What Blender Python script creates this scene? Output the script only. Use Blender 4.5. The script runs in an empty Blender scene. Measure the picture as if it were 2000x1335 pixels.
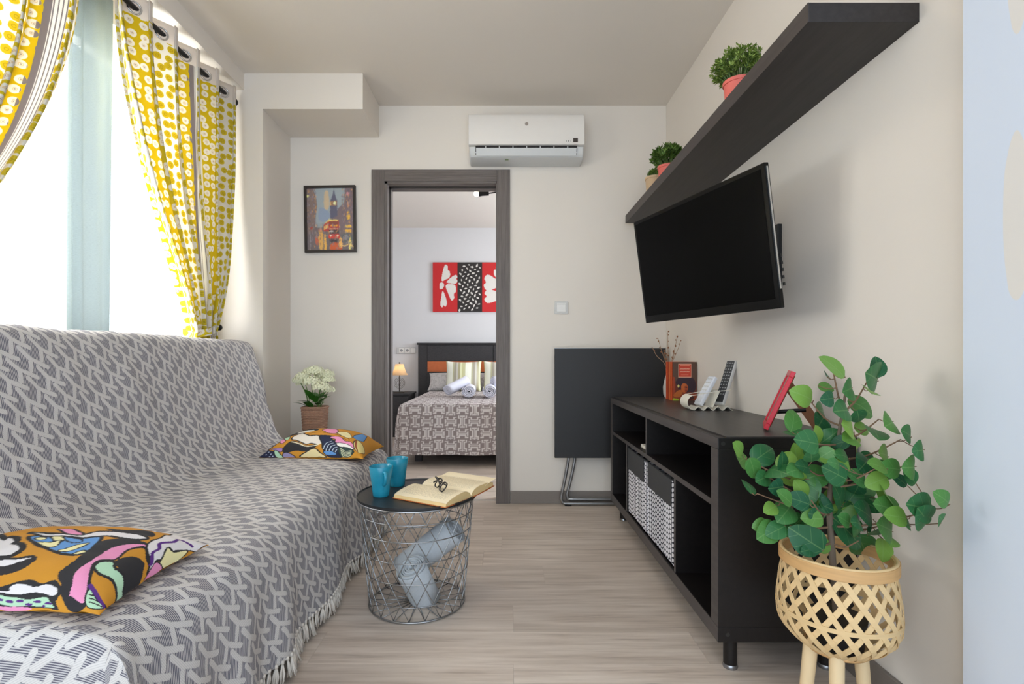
import bpy, bmesh, math, random
import numpy as np
from mathutils import Vector, Matrix, Euler

random.seed(7)
rng = np.random.default_rng(7)
scene = bpy.context.scene
col = scene.collection
PI = math.pi

# ------------------------------------------------------------------ camera
CAM_H = 0.92
F_PX = 1016.0
cam_d = bpy.data.cameras.new('camera')
cam_d.sensor_width = 36.0
cam_d.lens = F_PX / 2000.0 * 36.0
cam_d.shift_x = 15.0 / 2000.0
cam_d.shift_y = 29.5 / 2000.0
cam_d.clip_start = 0.02
cam = bpy.data.objects.new('camera', cam_d)
col.objects.link(cam)
cam.location = (0, 0, CAM_H)
cam.rotation_euler = (PI / 2, 0, 0)
scene.camera = cam

# ------------------------------------------------------------------ world, light, exposure
world = bpy.data.worlds.new('daylight')
scene.world = world
world.use_nodes = True
bg = world.node_tree.nodes['Background']
bg.inputs[0].default_value = (0.76, 0.88, 1.0, 1)
bg.inputs[1].default_value = 2.75

def area_light(name, loc, rot, sx, sy, power, color, portal=False):
    d = bpy.data.lights.new(name, 'AREA')
    d.shape = 'RECTANGLE'; d.size = sx; d.size_y = sy
    d.energy = power; d.color = color
    if portal: d.cycles.is_portal = True
    o = bpy.data.objects.new(name, d); col.objects.link(o)
    o.location = loc; o.rotation_euler = rot
    return o
# daylight entering by the living room window, an unseen window added to brighten the bedroom, and the rear side left open for sky fill
area_light('window_daylight', (-1.86, 1.82, 1.62), (0, -PI / 2, 0), 1.3, 1.6, 68, (1.0, 0.97, 0.93))
area_light('bedroom_added_daylight', (1.75, 5.0, 1.5), (0, PI / 2, 0), 1.2, 1.3, 68, (0.86, 0.92, 1.0))
area_light('open_rear_portal', (0, -1.19, 1.25), (PI / 2, 0, 0), 2.6, 2.4, 1, (1, 1, 1), portal=True)

scene.view_settings.view_transform = 'Standard'
scene.view_settings.look = 'None'
scene.view_settings.gamma = 1.0
scene.view_settings.use_curve_mapping = False
scene.view_settings.exposure = 0.35
scene.cycles.use_denoising = True
scene.cycles.max_bounces = 8
scene.cycles.diffuse_bounces = 4
scene.cycles.transparent_max_bounces = 10
scene.cycles.adaptive_threshold = 0.08
scene.cycles.sample_clamp_indirect = 6.0

# ------------------------------------------------------------------ helpers
def lin(c):
    out = []
    for x in c[:3]:
        x = x / 255.0
        out.append(x / 12.92 if x <= 0.04045 else ((x + 0.055) / 1.055) ** 2.4)
    return (out[0], out[1], out[2], 1.0)

class NB:
    """small shader node builder"""
    def __init__(self, name):
        self.m = bpy.data.materials.new(name)
        self.m.use_nodes = True
        self.nt = self.m.node_tree
        self.bsdf = self.nt.nodes['Principled BSDF']
        self.out = self.nt.nodes['Material Output']
    def n(self, t, **kw):
        nd = self.nt.nodes.new(t)
        for k, v in kw.items(): setattr(nd, k, v)
        return nd
    def put(self, sock, v):
        if isinstance(v, bpy.types.NodeSocket): self.nt.links.new(v, sock)
        elif v is not None: sock.default_value = v
    def math(self, op, a, b=None, c=None, clamp=False):
        nd = self.n('ShaderNodeMath', operation=op); nd.use_clamp = clamp
        self.put(nd.inputs[0], a)
        if b is not None: self.put(nd.inputs[1], b)
        if c is not None: self.put(nd.inputs[2], c)
        return nd.outputs[0]
    def vm(self, op, a, b=None, scale=None):
        nd = self.n('ShaderNodeVectorMath', operation=op)
        self.put(nd.inputs[0], a)
        if b is not None: self.put(nd.inputs[1], b)
        if scale is not None: self.put(nd.inputs['Scale'], scale)
        return nd.outputs['Value'] if op in ('LENGTH', 'DOT_PRODUCT', 'DISTANCE') else nd.outputs['Vector']
    def mix(self, f, a, b):
        nd = self.n('ShaderNodeMix', data_type='RGBA')
        self.put(nd.inputs[0], f); self.put(nd.inputs[6], a); self.put(nd.inputs[7], b)
        return nd.outputs[2]
    def sep(self, v):
        nd = self.n('ShaderNodeSeparateXYZ'); self.put(nd.inputs[0], v); return nd.outputs
    def comb(self, x=0.0, y=0.0, z=0.0):
        nd = self.n('ShaderNodeCombineXYZ')
        self.put(nd.inputs[0], x); self.put(nd.inputs[1], y); self.put(nd.inputs[2], z)
        return nd.outputs[0]
    def coord(self, kind='Object'):
        if kind == 'UV':
            return self.n('ShaderNodeUVMap').outputs[0]
        if kind == 'Position':
            return self.n('ShaderNodeNewGeometry').outputs['Position']
        return self.n('ShaderNodeTexCoord').outputs[kind]
    def noise(self, vec, scale, detail=3, rough=0.5, out='Fac'):
        nd = self.n('ShaderNodeTexNoise')
        self.put(nd.inputs['Vector'], vec)
        nd.inputs['Scale'].default_value = scale
        nd.inputs['Detail'].default_value = detail
        nd.inputs['Roughness'].default_value = rough
        return nd.outputs[out]
    def smooth(self, v, lo, hi):
        nd = self.n('ShaderNodeMapRange', interpolation_type='SMOOTHSTEP')
        self.put(nd.inputs[0], v); nd.inputs[1].default_value = lo; nd.inputs[2].default_value = hi
        return nd.outputs[0]
    def ramp(self, v, stops, interp='LINEAR'):
        nd = self.n('ShaderNodeValToRGB'); cr = nd.color_ramp; cr.interpolation = interp
        while len(cr.elements) < len(stops): cr.elements.new(0.5)
        for e, (p, c) in zip(cr.elements, stops): e.position = p; e.color = c
        self.put(nd.inputs[0], v); return nd.outputs[0]
    def bump(self, h, strength=0.2, dist=0.002):
        nd = self.n('ShaderNodeBump'); nd.inputs['Strength'].default_value = strength
        nd.inputs['Distance'].default_value = dist
        self.put(nd.inputs['Height'], h)
        self.nt.links.new(nd.outputs[0], self.bsdf.inputs['Normal'])
    def set(self, color=None, rough=None, metal=None, spec=None, **kw):
        b = self.bsdf.inputs
        if color is not None: self.put(b['Base Color'], color)
        if rough is not None: self.put(b['Roughness'], rough)
        if metal is not None: self.put(b['Metallic'], metal)
        if spec is not None: self.put(b['Specular IOR Level'], spec)
        for k, v in kw.items(): self.put(b[k], v)
        return self.m

MATS = {}
def plain(name, c, rough=0.5, metal=0.0, var=0.06, nscale=30.0, bump=0.0, spec=0.5, stretch=None):
    """procedural material: base colour with gentle noise variation"""
    if name in MATS: return MATS[name]
    b = NB(name)
    co = b.coord('Object')
    if stretch: co = b.vm('MULTIPLY', co, stretch)
    nz = b.noise(co, nscale, 4)
    base = lin(c)
    dark = tuple(x * (1 - var) for x in base[:3]) + (1,)
    lite = tuple(min(1, x * (1 + var)) for x in base[:3]) + (1,)
    b.set(b.mix(nz, dark, lite), rough, metal, spec)
    if bump: b.bump(nz, bump, 0.002)
    MATS[name] = b.m
    return b.m

def W(o):
    m = o.matrix_basis.copy()
    return (W(o.parent) @ m) if o.parent else m

def thing(name, label, cat, loc=(0, 0, 0), rot=(0, 0, 0), group=None):
    o = bpy.data.objects.new(name, None); col.objects.link(o)
    o.empty_display_size = 0.05
    o.location = loc; o.rotation_euler = rot
    o['label'] = label; o['category'] = cat
    if group: o['group'] = group
    return o
def tag(o, label, cat, group=None):
    o['label'] = label; o['category'] = cat
    if group: o['group'] = group
    return o
def struct(o, label=None):
    o['kind'] = 'structure'
    if label: o['label'] = label
    return o

class MB:
    def __init__(self): self.v = []; self.f = []; self.uv = None
    def add(self, vs, fs):
        k = len(self.v); self.v += [tuple(p) for p in vs]
        self.f += [tuple(i + k for i in f) for f in fs]; return self
    def box(self, x0, x1, y0, y1, z0, z1):
        vs = [(x0, y0, z0), (x1, y0, z0), (x1, y1, z0), (x0, y1, z0), (x0, y0, z1), (x1, y0, z1), (x1, y1, z1), (x0, y1, z1)]
        return self.add(vs, [(0, 3, 2, 1), (4, 5, 6, 7), (0, 1, 5, 4), (1, 2, 6, 5), (2, 3, 7, 6), (3, 0, 4, 7)])
    def obox(self, c, s, m):
        vs = [];
        for dz in (-.5, .5):
            for dx, dy in ((-.5, -.5), (.5, -.5), (.5, .5), (-.5, .5)):
                vs.append(Vector(c) + m @ Vector((dx * s[0], dy * s[1], dz * s[2])))
        return self.add(vs, [(0, 3, 2, 1), (4, 5, 6, 7), (0, 1, 5, 4), (1, 2, 6, 5), (2, 3, 7, 6), (3, 0, 4, 7)])
    def tube(self, pts, r, n=8, closed=False, flat=None):
        pts = [Vector(p) for p in pts]; m = len(pts)
        rs = r if isinstance(r, (list, tuple)) else [r] * m
        vs = []; prev = None
        for i, p in enumerate(pts):
            if closed: t = pts[(i + 1) % m] - pts[i - 1]
            else: t = pts[min(i + 1, m - 1)] - pts[max(i - 1, 0)]
            t.normalize()
            if prev is None:
                a = Vector((0, 0, 1)) if abs(t.z) < 0.9 else Vector((1, 0, 0))
                u = t.cross(a).normalized()
            else:
                u = (prev - t * prev.dot(t)).normalized()
            prev = u; w = t.cross(u)
            for k in range(n):
                a = 2 * PI * k / n
                vs.append(p + (u * math.cos(a) + w * math.sin(a)) * rs[i])
        fs = []
        for i in range(m if closed else m - 1):
            j = (i + 1) % m
            for k in range(n):
                l = (k + 1) % n
                fs.append((i * n + k, i * n + l, j * n + l, j * n + k))
        if not closed:
            fs.append(tuple(range(n - 1, -1, -1))); fs.append(tuple((m - 1) * n + k for k in range(n)))
        return self.add(vs, fs)
    def lathe(self, prof, c=(0, 0, 0), n=32, close=False):
        vs = []; fs = []; m = len(prof)
        for r, z in prof:
            for k in range(n):
                a = 2 * PI * k / n
                vs.append((c[0] + r * math.cos(a), c[1] + r * math.sin(a), c[2] + z))
        rng_i = range(m if close else m - 1)
        for i in rng_i:
            j = (i + 1) % m
            for k in range(n):
                l = (k + 1) % n
                fs.append((i * n + k, i * n + l, j * n + l, j * n + k))
        if not close:
            if prof[0][0] > 1e-6: fs.append(tuple(range(n - 1, -1, -1)))
            if prof[-1][0] > 1e-6: fs.append(tuple((m - 1) * n + k for k in range(n)))
        return self.add(vs, fs)
    def prism(self, poly, a, b, axis='x'):
        """extrude a 2-D polygon between a and b along an axis"""
        n = len(poly); vs = []
        for t in (a, b):
            for p, q in poly:
                vs.append({'x': (t, p, q), 'y': (p, t, q), 'z': (p, q, t)}[axis])
        fs = [tuple(range(n - 1, -1, -1)), tuple(range(n, 2 * n))]
        for i in range(n):
            j = (i + 1) % n; fs.append((i, j, n + j, n + i))
        return self.add(vs, fs)
    def grid(self, fn, nu, nv, uvfn=None):
        k = len(self.v)
        for i in range(nu + 1):
            for j in range(nv + 1):
                self.v.append(tuple(fn(i / nu, j / nv)))
        for i in range(nu):
            for j in range(nv):
                a = k + i * (nv + 1) + j
                self.f.append((a, a + 1, a + nv + 2, a + nv + 1))
        if uvfn:
            if self.uv is None: self.uv = []
            for i in range(nu + 1):
                for j in range(nv + 1): self.uv.append(uvfn(i / nu, j / nv))
        return self
    def ball(self, c, r, n=12, m=8, s=(1, 1, 1)):
        prof = [(max(1e-7, math.sin(PI * i / m)), -math.cos(PI * i / m)) for i in range(m + 1)]
        k = len(self.v); self.lathe(prof, (0, 0, 0), n)
        self.v[k:] = [(c[0] + p[0] * r * s[0], c[1] + p[1] * r * s[1], c[2] + p[2] * r * s[2]) for p in self.v[k:]]
        return self
    def xf(self, m, start=0):
        self.v[start:] = [tuple(m @ Vector(p)) for p in self.v[start:]]; return self
    def build(self, name, mat, parent=None, smooth=False, bevel=0.0, local=False, normals=True, colors=None, seg=2):
        me = bpy.data.meshes.new(name)
        vs = [Vector(p) for p in self.v]
        loc = Vector((0, 0, 0))
        if parent is not None and not local:
            inv = W(parent).inverted(); vs = [inv @ p for p in vs]
        elif parent is None and not local:
            a = np.array([tuple(p) for p in vs]); lo, hi = a.min(0), a.max(0)
            loc = Vector(((lo[0] + hi[0]) / 2, (lo[1] + hi[1]) / 2, lo[2])); vs = [p - loc for p in vs]
        me.from_pydata([tuple(p) for p in vs], [], self.f)
        if normals:
            bm = bmesh.new(); bm.from_mesh(me)
            bmesh.ops.recalc_face_normals(bm, faces=bm.faces)
            bm.to_mesh(me); bm.free()
        if self.uv:
            ul = me.uv_layers.new(name='fabric')
            idx = np.empty(len(me.loops), dtype=np.int32); me.loops.foreach_get('vertex_index', idx)
            ul.data.foreach_set('uv', np.array(self.uv, dtype=np.float32)[idx].ravel())
        if colors is not None:
            ca = me.color_attributes.new('Col', 'FLOAT_COLOR', 'POINT')
            ca.data.foreach_set('color', np.asarray(colors, dtype=np.float32).ravel())
        if smooth:
            me.shade_smooth()
            if smooth is not True: me.set_sharp_from_angle(angle=math.radians(smooth))
        if mat is not None: me.materials.append(mat)
        o = bpy.data.objects.new(name, me); col.objects.link(o)
        o.location = loc
        if parent is not None: o.parent = parent
        if bevel:
            md = o.modifiers.new('bevel', 'BEVEL'); md.width = bevel; md.segments = seg
            md.limit_method = 'ANGLE'; md.angle_limit = math.radians(40)
        return o

def bx(x0, x1, y0, y1, z0, z1): return MB().box(x0, x1, y0, y1, z0, z1)
def piece(src, name, parent, loc=(0, 0, 0), rot=(0, 0, 0), scale=(1, 1, 1)):
    """another piece that shares the mesh data of src"""
    o = bpy.data.objects.new(name, src.data); col.objects.link(o)
    o.parent = parent; o.location = loc; o.rotation_euler = rot; o.scale = scale
    return o
def spline(pts, k=6, closed=False):
    pts = [np.array(p, float) for p in pts]; n = len(pts); out = []
    rngi = range(n if closed else n - 1)
    for i in rngi:
        if closed: p0, p1, p2, p3 = pts[i - 1], pts[i], pts[(i + 1) % n], pts[(i + 2) % n]
        else: p0, p1, p2, p3 = pts[max(i - 1, 0)], pts[i], pts[i + 1], pts[min(i + 2, n - 1)]
        for j in range(k):
            t = j / k
            out.append(0.5 * ((2 * p1) + (-p0 + p2) * t + (2 * p0 - 5 * p1 + 4 * p2 - p3) * t * t + (-p0 + 3 * p1 - 3 * p2 + p3) * t ** 3))
    if not closed: out.append(pts[-1])
    return [tuple(p) for p in out]

# ---- flat prints: filled outlines painted on a fine mesh as colour attribute
def inside(P, poly):
    x, y = P[:, 0], P[:, 1]; r = np.zeros(len(P), bool); n = len(poly)
    for i in range(n):
        x0, y0 = poly[i - 1]; x1, y1 = poly[i]
        if y0 == y1: continue
        c = ((y0 > y) != (y1 > y)) & (x < (x1 - x0) * (y - y0) / (y1 - y0) + x0)
        r ^= c
    return r
def edge_dist(P, line):
    d = np.full(len(P), 1e9)
    for a, b in zip(line[:-1], line[1:]):
        a = np.array(a); b = np.array(b); ab = b - a
        L = max(1e-12, ab @ ab)
        h = np.clip(((P - a) @ ab) / L, 0, 1)
        q = P - a - h[:, None] * ab
        d = np.minimum(d, np.hypot(q[:, 0], q[:, 1]))
    return d
def paint(P, base, shapes):
    C = np.tile(np.array(lin(base)), (len(P), 1))
    for s in shapes:
        kind, pts, c = s[0], s[1], s[2]
        ow = s[3] if len(s) > 3 else 0
        oc = lin(s[4]) if len(s) > 4 else lin((28, 26, 30))
        if kind == 'blob': pts = spline(pts, 5, True)
        if kind == 'line':
            C[edge_dist(P, spline(pts, 5)) < ow] = lin(c); continue
        if kind == 'seg':
            C[edge_dist(P, pts) < ow] = lin(c); continue
        pp = list(pts)
        lo = np.min(pp, 0) - ow; hi = np.max(pp, 0) + ow
        sel = np.where((P[:, 0] >= lo[0]) & (P[:, 0] <= hi[0]) & (P[:, 1] >= lo[1]) & (P[:, 1] <= hi[1]))[0]
        if not len(sel): continue
        Q = P[sel]
        if ow: C[sel[edge_dist(Q, pp + [pp[0]]) < ow]] = oc
        ins = inside(Q, pp)
        if ow: ins &= edge_dist(Q, pp + [pp[0]]) > ow * 0.25
        C[sel[ins]] = lin(c)
    return C
def print_mat(name, rough=0.8, weave=0.0, scale=600, sheen=0.0):
    b = NB(name)
    at = b.n('ShaderNodeAttribute', attribute_name='Col').outputs['Color']
    nz = b.noise(b.coord('Object'), scale, 2)
    c = b.mix(b.math('MULTIPLY', nz, 0.12), at, (0.02, 0.02, 0.02, 1))
    b.set(c, rough)
    if weave: b.bump(nz, weave, 0.001)
    return b.m

# ------------------------------------------------------------------ setting: materials
def wall_mat(name, c, bump=0.06):
    b = NB(name); co = b.coord('Position')
    n1 = b.noise(co, 2.5, 3); n2 = b.noise(co, 220, 2)
    base = lin(c); d = tuple(x * 0.96 for x in base[:3]) + (1,)
    b.set(b.mix(n1, d, base), 0.75, spec=0.25); b.bump(n2, bump, 0.001)
    return b.m
M_wall = wall_mat('white_wall_paint', (231, 223, 213))
M_ceil = wall_mat('ceiling_paint', (228, 220, 210))
M_bwall = wall_mat('bedroom_wall_paint', (222, 220, 220))

def floor_mat():
    b = NB('grey_oak_plank')
    pos = b.coord('Position')
    rnd = b.n('ShaderNodeObjectInfo').outputs['Random']
    off = b.vm('SCALE', (37.0, 19.0, 5.0), scale=rnd)
    p = b.vm('ADD', pos, off)
    g = b.noise(b.vm('MULTIPLY', p, (1.6, 26.0, 1.0)), 1.6, 8, 0.62)
    g2 = b.noise(b.vm('MULTIPLY', p, (3.0, 130.0, 1.0)), 1.5, 4, 0.6)
    g3 = b.noise(b.vm('MULTIPLY', p, (0.9, 4.5, 1.0)), 1.4, 3)
    c = b.ramp(g, [(0.22, lin((150, 132, 118))), (0.43, lin((202, 186, 172))), (0.58, lin((217, 203, 190))), (0.8, lin((230, 218, 206)))])
    c = b.mix(b.math('MULTIPLY', b.smooth(g2, 0.52, 0.8), 0.32), c, lin((150, 134, 121)))
    c = b.mix(b.math('MULTIPLY', b.smooth(g3, 0.4, 0.75), 0.4), c, lin((172, 156, 142)))
    # a few knots
    vo = b.n('ShaderNodeTexVoronoi'); b.put(vo.inputs['Vector'], b.vm('MULTIPLY', p, (1.3, 4.6, 1.0))); vo.inputs['Scale'].default_value = 1.3
    k = b.smooth(vo.outputs['Distance'], 0.07, 0.015)
    c = b.mix(b.math('MULTIPLY', k, 0.7), c, lin((88, 72, 60)))
    tone = b.math('ADD', b.math('MULTIPLY', rnd, 0.05), 0.97)
    c = b.vm('SCALE', c, scale=tone)
    b.set(c, b.math('ADD', 0.36, b.math('MULTIPLY', g, 0.2)), spec=0.4)
    b.bump(g2, 0.05, 0.0008)
    return b.m
M_floor = floor_mat()
M_sub = plain('screed', (120, 110, 100), 0.9)

# ------------------------------------------------------------------ floors made of planks
ZC = 2.503      # ceiling height
YB = 3.28       # back wall face
XR = 1.02       # right wall face
XL = -1.62      # window wall face
YF = 6.37       # bedroom far wall
def planked(name, label, x0, x1, y0, y1, seed):
    fl = struct(bx(x0, x1, y0, y1, -0.06, -0.009).build(name, M_sub), label)
    r = random.Random(seed); w = 0.184; g = 0.0006
    base = None; y = y0
    L0 = 1.21
    while y < y1 - 0.01:
        yw = min(w, y1 - y)
        x = x0 - r.uniform(0.0, L0)
        while x < x1:
            a, c = max(x, x0), min(x + L0, x1)
            if c - a > 0.02:
                if base is None:
                    base = bx(-.5, .5, -.5, .5, -.009, 0.0).build('plank', M_floor, fl, local=True)
                    o = base
                else: o = piece(base, 'plank', fl)
                o.location = (W(fl).inverted() @ Vector(((a + c) / 2, y + yw / 2, 0)))
                o.scale = (c - a - g, yw - g, 1)
            x += L0
        y += w
    return fl
floor = planked('floor', 'grey oak plank floor of the living room', XL, XR, -1.2, 3.34, 3)
floor_b = planked('floor_bedroom', 'grey oak plank floor of the bedroom', -1.95, 1.65, 3.36, YF, 5)
M_alu = plain('brushed_strip', (196, 190, 182), 0.35, 0.6)
struct(bx(-0.75, -0.048, 3.335, 3.365, -0.004, 0.003).build('trim_1', M_alu), 'thin metal threshold strip in the doorway')

# ------------------------------------------------------------------ walls and ceiling
DX0, DX1, DZ = -0.752, -0.048, 2.024     # door opening
T = 0.14
mb = MB().box(XL - .2, DX0, YB, YB + T, 0, ZC).box(DX1, XR + .7, YB, YB + T, 0, ZC).box(DX0, DX1, YB, YB + T, DZ, ZC)
struct(mb.build('wall_back', M_wall), 'white back wall with the bedroom doorway')
struct(bx(XR, XR + .12, -1.2, YB, 0, ZC).build('wall_right', M_wall), 'white right wall carrying shelf and television')
# window wall with opening
WY0, WY1, WZ0, WZ1 = 0.95, 2.66, 0.92, 2.30
mb = MB().box(XL - .16, XL, -1.2, WY0, 0, ZC).box(XL - .16, XL, WY1, YB, 0, ZC).box(XL - .16, XL, WY0, WY1, 0, WZ0).box(XL - .16, XL, WY0, WY1, WZ1, ZC)
struct(mb.build('wall_left', M_wall), 'white window wall behind the curtains')
struct(bx(XL, -1.349, 2.904, YB, 0, ZC).build('wall_column', M_wall), 'white square column between window and back wall')
struct(bx(-1.349, -0.79, 2.904, YB, 2.304, ZC).build('ceiling_soffit', M_wall), 'boxed white soffit under the ceiling')
struct(bx(XL, -1.452, -1.2, 2.904, 2.409, ZC).build('ceiling_beam', M_wall), 'white ceiling beam above the curtain rod')
struct(bx(XL - .16, XR + .12, -1.2, YB, ZC, ZC + .1).build('ceiling', M_ceil), 'plain ceiling of the living room')
# wall strip nearest the viewer: white, with bluish daylight put into its colour, and beige patches
b = NB('daylight_tinted_white')
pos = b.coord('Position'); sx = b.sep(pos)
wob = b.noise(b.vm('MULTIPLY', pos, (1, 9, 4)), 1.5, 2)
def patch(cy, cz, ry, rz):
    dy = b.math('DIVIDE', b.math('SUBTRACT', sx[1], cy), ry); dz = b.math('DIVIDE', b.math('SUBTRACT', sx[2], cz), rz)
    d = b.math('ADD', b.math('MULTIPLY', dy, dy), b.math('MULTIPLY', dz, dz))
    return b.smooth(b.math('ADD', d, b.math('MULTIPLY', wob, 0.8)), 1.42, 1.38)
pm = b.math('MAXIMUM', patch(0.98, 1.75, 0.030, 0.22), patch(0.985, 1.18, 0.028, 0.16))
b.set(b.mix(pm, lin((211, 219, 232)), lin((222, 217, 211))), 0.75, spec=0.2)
struct(bx(0.97, XR, -1.2, 1.10, 0, ZC).build('wall_pillar', b.m), 'white wall strip with bluish daylight in its colour and beige patches')
# bedroom shell
struct(bx(-2.05, 1.75, YF, YF + .12, 0, ZC).build('wall_bedroom_far', M_bwall), 'bedroom wall behind the bed')
struct(bx(-2.05, -1.95, YB + T, YF, 0, ZC).build('wall_bedroom_left', M_bwall), 'bedroom side wall left of the bed')
mb = MB().box(1.65, 1.75, YB + T, 4.3, 0, ZC).box(1.65, 1.75, 5.7, YF, 0, ZC).box(1.65, 1.75, 4.3, 5.7, 0, .85).box(1.65, 1.75, 4.3, 5.7, 2.15, ZC)
struct(mb.build('wall_bedroom_right', M_bwall), 'unseen bedroom wall with an added window opening')
struct(bx(-2.05, 1.75, YB + T, YF + .12, ZC, ZC + .1).build('ceiling_bedroom', M_ceil), 'plain bedroom ceiling')
# baseboards
M_base = plain('grey_laminate_skirting', (128, 119, 112), 0.5, var=0.1, nscale=40, stretch=(1, 1, 12))
struct(bx(0.0375, XR, YB - .012, YB, 0, .078).build('baseboard_back', M_base, bevel=.002), 'grey baseboard along the back wall right of the door')
struct(bx(-1.349, -0.835, YB - .012, YB, 0, .078).build('baseboard_alcove', M_base, bevel=.002), 'grey baseboard in the alcove left of the door')
struct(bx(XR - .012, XR, 1.10, YB, 0, .085).build('baseboard_right', M_base, bevel=.002), 'grey baseboard along the right wall')

# ------------------------------------------------------------------ doorway
def wood_grain(name, c0, c1, sc, rough=0.5, spec=0.4):
    b = NB(name); co = b.vm('MULTIPLY', b.coord('Position'), sc)
    g = b.noise(co, 2.0, 7, 0.65); f = b.noise(co, 9.0, 4, 0.6)
    m = b.math('ADD', b.math('MULTIPLY', g, .7), b.math('MULTIPLY', f, .3))
    b.set(b.ramp(m, [(0.3, lin(c0)), (0.7, lin(c1))]), rough, spec=spec); b.bump(f, 0.05, 0.001)
    return b.m
M_jambv = wood_grain('grey_oak_vertical', (84, 76, 72), (122, 113, 108), (45, 45, 1.6))
M_jambh = wood_grain('grey_oak_horizontal', (84, 76, 72), (122, 113, 108), (1.6, 45, 45))
M_slot = plain('dark_slot', (24, 22, 22), 0.7)
d = bpy.data.objects.new('door_1', None); col.objects.link(d); d.location = (-.4, YB, 0); struct(d, 'grey oak frame of the sliding bedroom door')
CW = 0.083
bx(DX0 - CW, DX0, YB - .014, YB, 0, DZ + .074).build('casing', M_jambv, d, bevel=.002)
bx(DX1, DX1 + CW, YB - .014, YB, 0, DZ + .074).build('casing', M_jambv, d, bevel=.002)
bx(DX0, DX1, YB - .014, YB, DZ, DZ + .074).build('casing', M_jambh, d, bevel=.002)
for (y0, y1) in ((YB - .010, YB + .045), (YB + .095, YB + T + .012)):
    bx(DX0, DX0 + .016, y0, y1, 0, DZ).build('jamb', M_jambv, d)
    bx(DX1 - .004, DX1 + .004, y0, y1, 0, DZ).build('jamb', M_jambv, d)
    bx(DX0, DX1, y0, y1, DZ - .014, DZ).build('jamb_head', M_jambh, d)
bx(DX0 - .004, DX0 + .004, YB + .045, YB + .095, 0, DZ).build('slot', M_slot, d)
bx(DX0, DX1, YB + .045, YB + .095, DZ - .006, DZ + .02).build('slot', M_slot, d)

# ------------------------------------------------------------------ window
M_upvc = plain('white_window_frame', (236, 236, 234), 0.35, var=.02)
b = NB('clear_window_glass'); tr = b.n('ShaderNodeBsdfTransparent'); gl = b.n('ShaderNodeBsdfGlossy'); gl.inputs['Roughness'].default_value = .02
mx = b.n('ShaderNodeMixShader'); mx.inputs[0].default_value = .06
b.nt.links.new(tr.outputs[0], mx.inputs[1]); b.nt.links.new(gl.outputs[0], mx.inputs[2]); b.nt.links.new(mx.outputs[0], b.out.inputs[0])
M_glass = b.m
def window(name, label, x, y0, y1, z0, z1):
    w = bpy.data.objects.new(name, None); col.objects.link(w); w.location = (x, (y0 + y1) / 2, z0); struct(w, label)
    fw = .055; ym = (y0 + y1) / 2
    MB().box(x - .035, x + .035, y0, y1, z0, z0 + fw).box(x - .035, x + .035, y0, y1, z1 - fw, z1).box(x - .035, x + .035, y0, y0 + fw, z0 + fw, z1 - fw).box(x - .035, x + .035, y1 - fw, y1, z0 + fw, z1 - fw).build('frame', M_upvc, w, bevel=.004)
    for a, c in ((y0 + fw, ym), (ym, y1 - fw)):
        s = MB().box(x - .025, x + .03, a, c, z0 + fw, z0 + 2 * fw).box(x - .025, x + .03, a, c, z1 - 2 * fw, z1 - fw).box(x - .025, x + .03, a, a + fw, z0 + 2 * fw, z1 - 2 * fw).box(x - .025, x + .03, c - fw, c, z0 + 2 * fw, z1 - 2 * fw).build('sash', M_upvc, w, bevel=.003)
        bx(x - .004, x + .004, a + fw, c - fw, z0 + 2 * fw, z1 - 2 * fw).build('pane', M_glass, s)
window('window_1', 'white framed living room window behind the sheers', XL - .1, WY0, WY1, WZ0, WZ1)
window('window_2', 'unseen white framed window added to light the bedroom', 1.70, 4.3, 5.7, .85, 2.15)

# ------------------------------------------------------------------ light switch
M_plast = plain('white_plastic', (232, 229, 224), 0.35, var=.02)
M_switch = plain('silver_grey_plastic', (206, 204, 200), 0.35, var=.03)
t = thing('light_switch', 'small square light switch on the wall right of the doorway', 'light switch', (.358, YB, 1.19))
bx(.316, .401, YB - .009, YB, 1.191, 1.271).build('plate', M_switch, t, bevel=.003)
bx(.331, .386, YB - .013, YB - .008, 1.204, 1.251).build('rocker', M_plast, t, bevel=.002)
bx(.331, .386, YB - .011, YB - .008, 1.253, 1.259).build('label_strip', M_plast, t)

# ------------------------------------------------------------------ ceiling lamp just above the frame
M_lampglow = NB('warm_opal_glow'); M_lampglow.set((1, 1, 1, 1), .4)
M_lampglow.bsdf.inputs['Emission Color'].default_value = (1.0, 0.86, 0.70, 1); M_lampglow.bsdf.inputs['Emission Strength'].default_value = 10.5
t = thing('ceiling_lamp', 'round opal ceiling lamp above the seating area', 'lamp', (-.15, 1.85, ZC - .10))
MB().lathe([(.0001, -.085), (.08, -.08), (.13, -.06), (.155, -.025), (.155, -.012)], (-.15, 1.85, ZC), 40).build('shade', M_lampglow.m, t, smooth=True)
MB().lathe([(.165, -.02), (.17, 0)], (-.15, 1.85, ZC), 40).build('rim', M_plast, t, smooth=40)

# ================================================================== soft furnishings at the window
M_iron = plain('black_iron', (30, 28, 28), 0.4, 0.6)
M_chrome = plain('chrome', (205, 207, 210), 0.18, 1.0, var=.03)
RX, RZ = -1.482, 2.318
t = thing('curtain_rod', 'black metal curtain rod under the ceiling beam', 'curtain rod', (RX, 2.0, RZ))
MB().tube([(RX, .55, RZ), (RX, 2.83, RZ)], .011, 12).build('rod', M_iron, t, smooth=True)
MB().ball((RX, 2.852, RZ), .021, 14, 10).build('finial', M_iron, t, smooth=True)
for yy in (2.795, 1.915, .7):
    MB().tube([(RX, yy, RZ - .016), (RX - .06, yy, RZ - .02), (XL + .006, yy, RZ + .005)], .008, 8).tube([(RX, yy - .012, RZ), (RX, yy + .012, RZ)], .016, 10).box(XL, XL + .006, yy - .018, yy + .018, RZ - .04, RZ + .05).build('bracket', M_iron, t, smooth=40)

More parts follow.
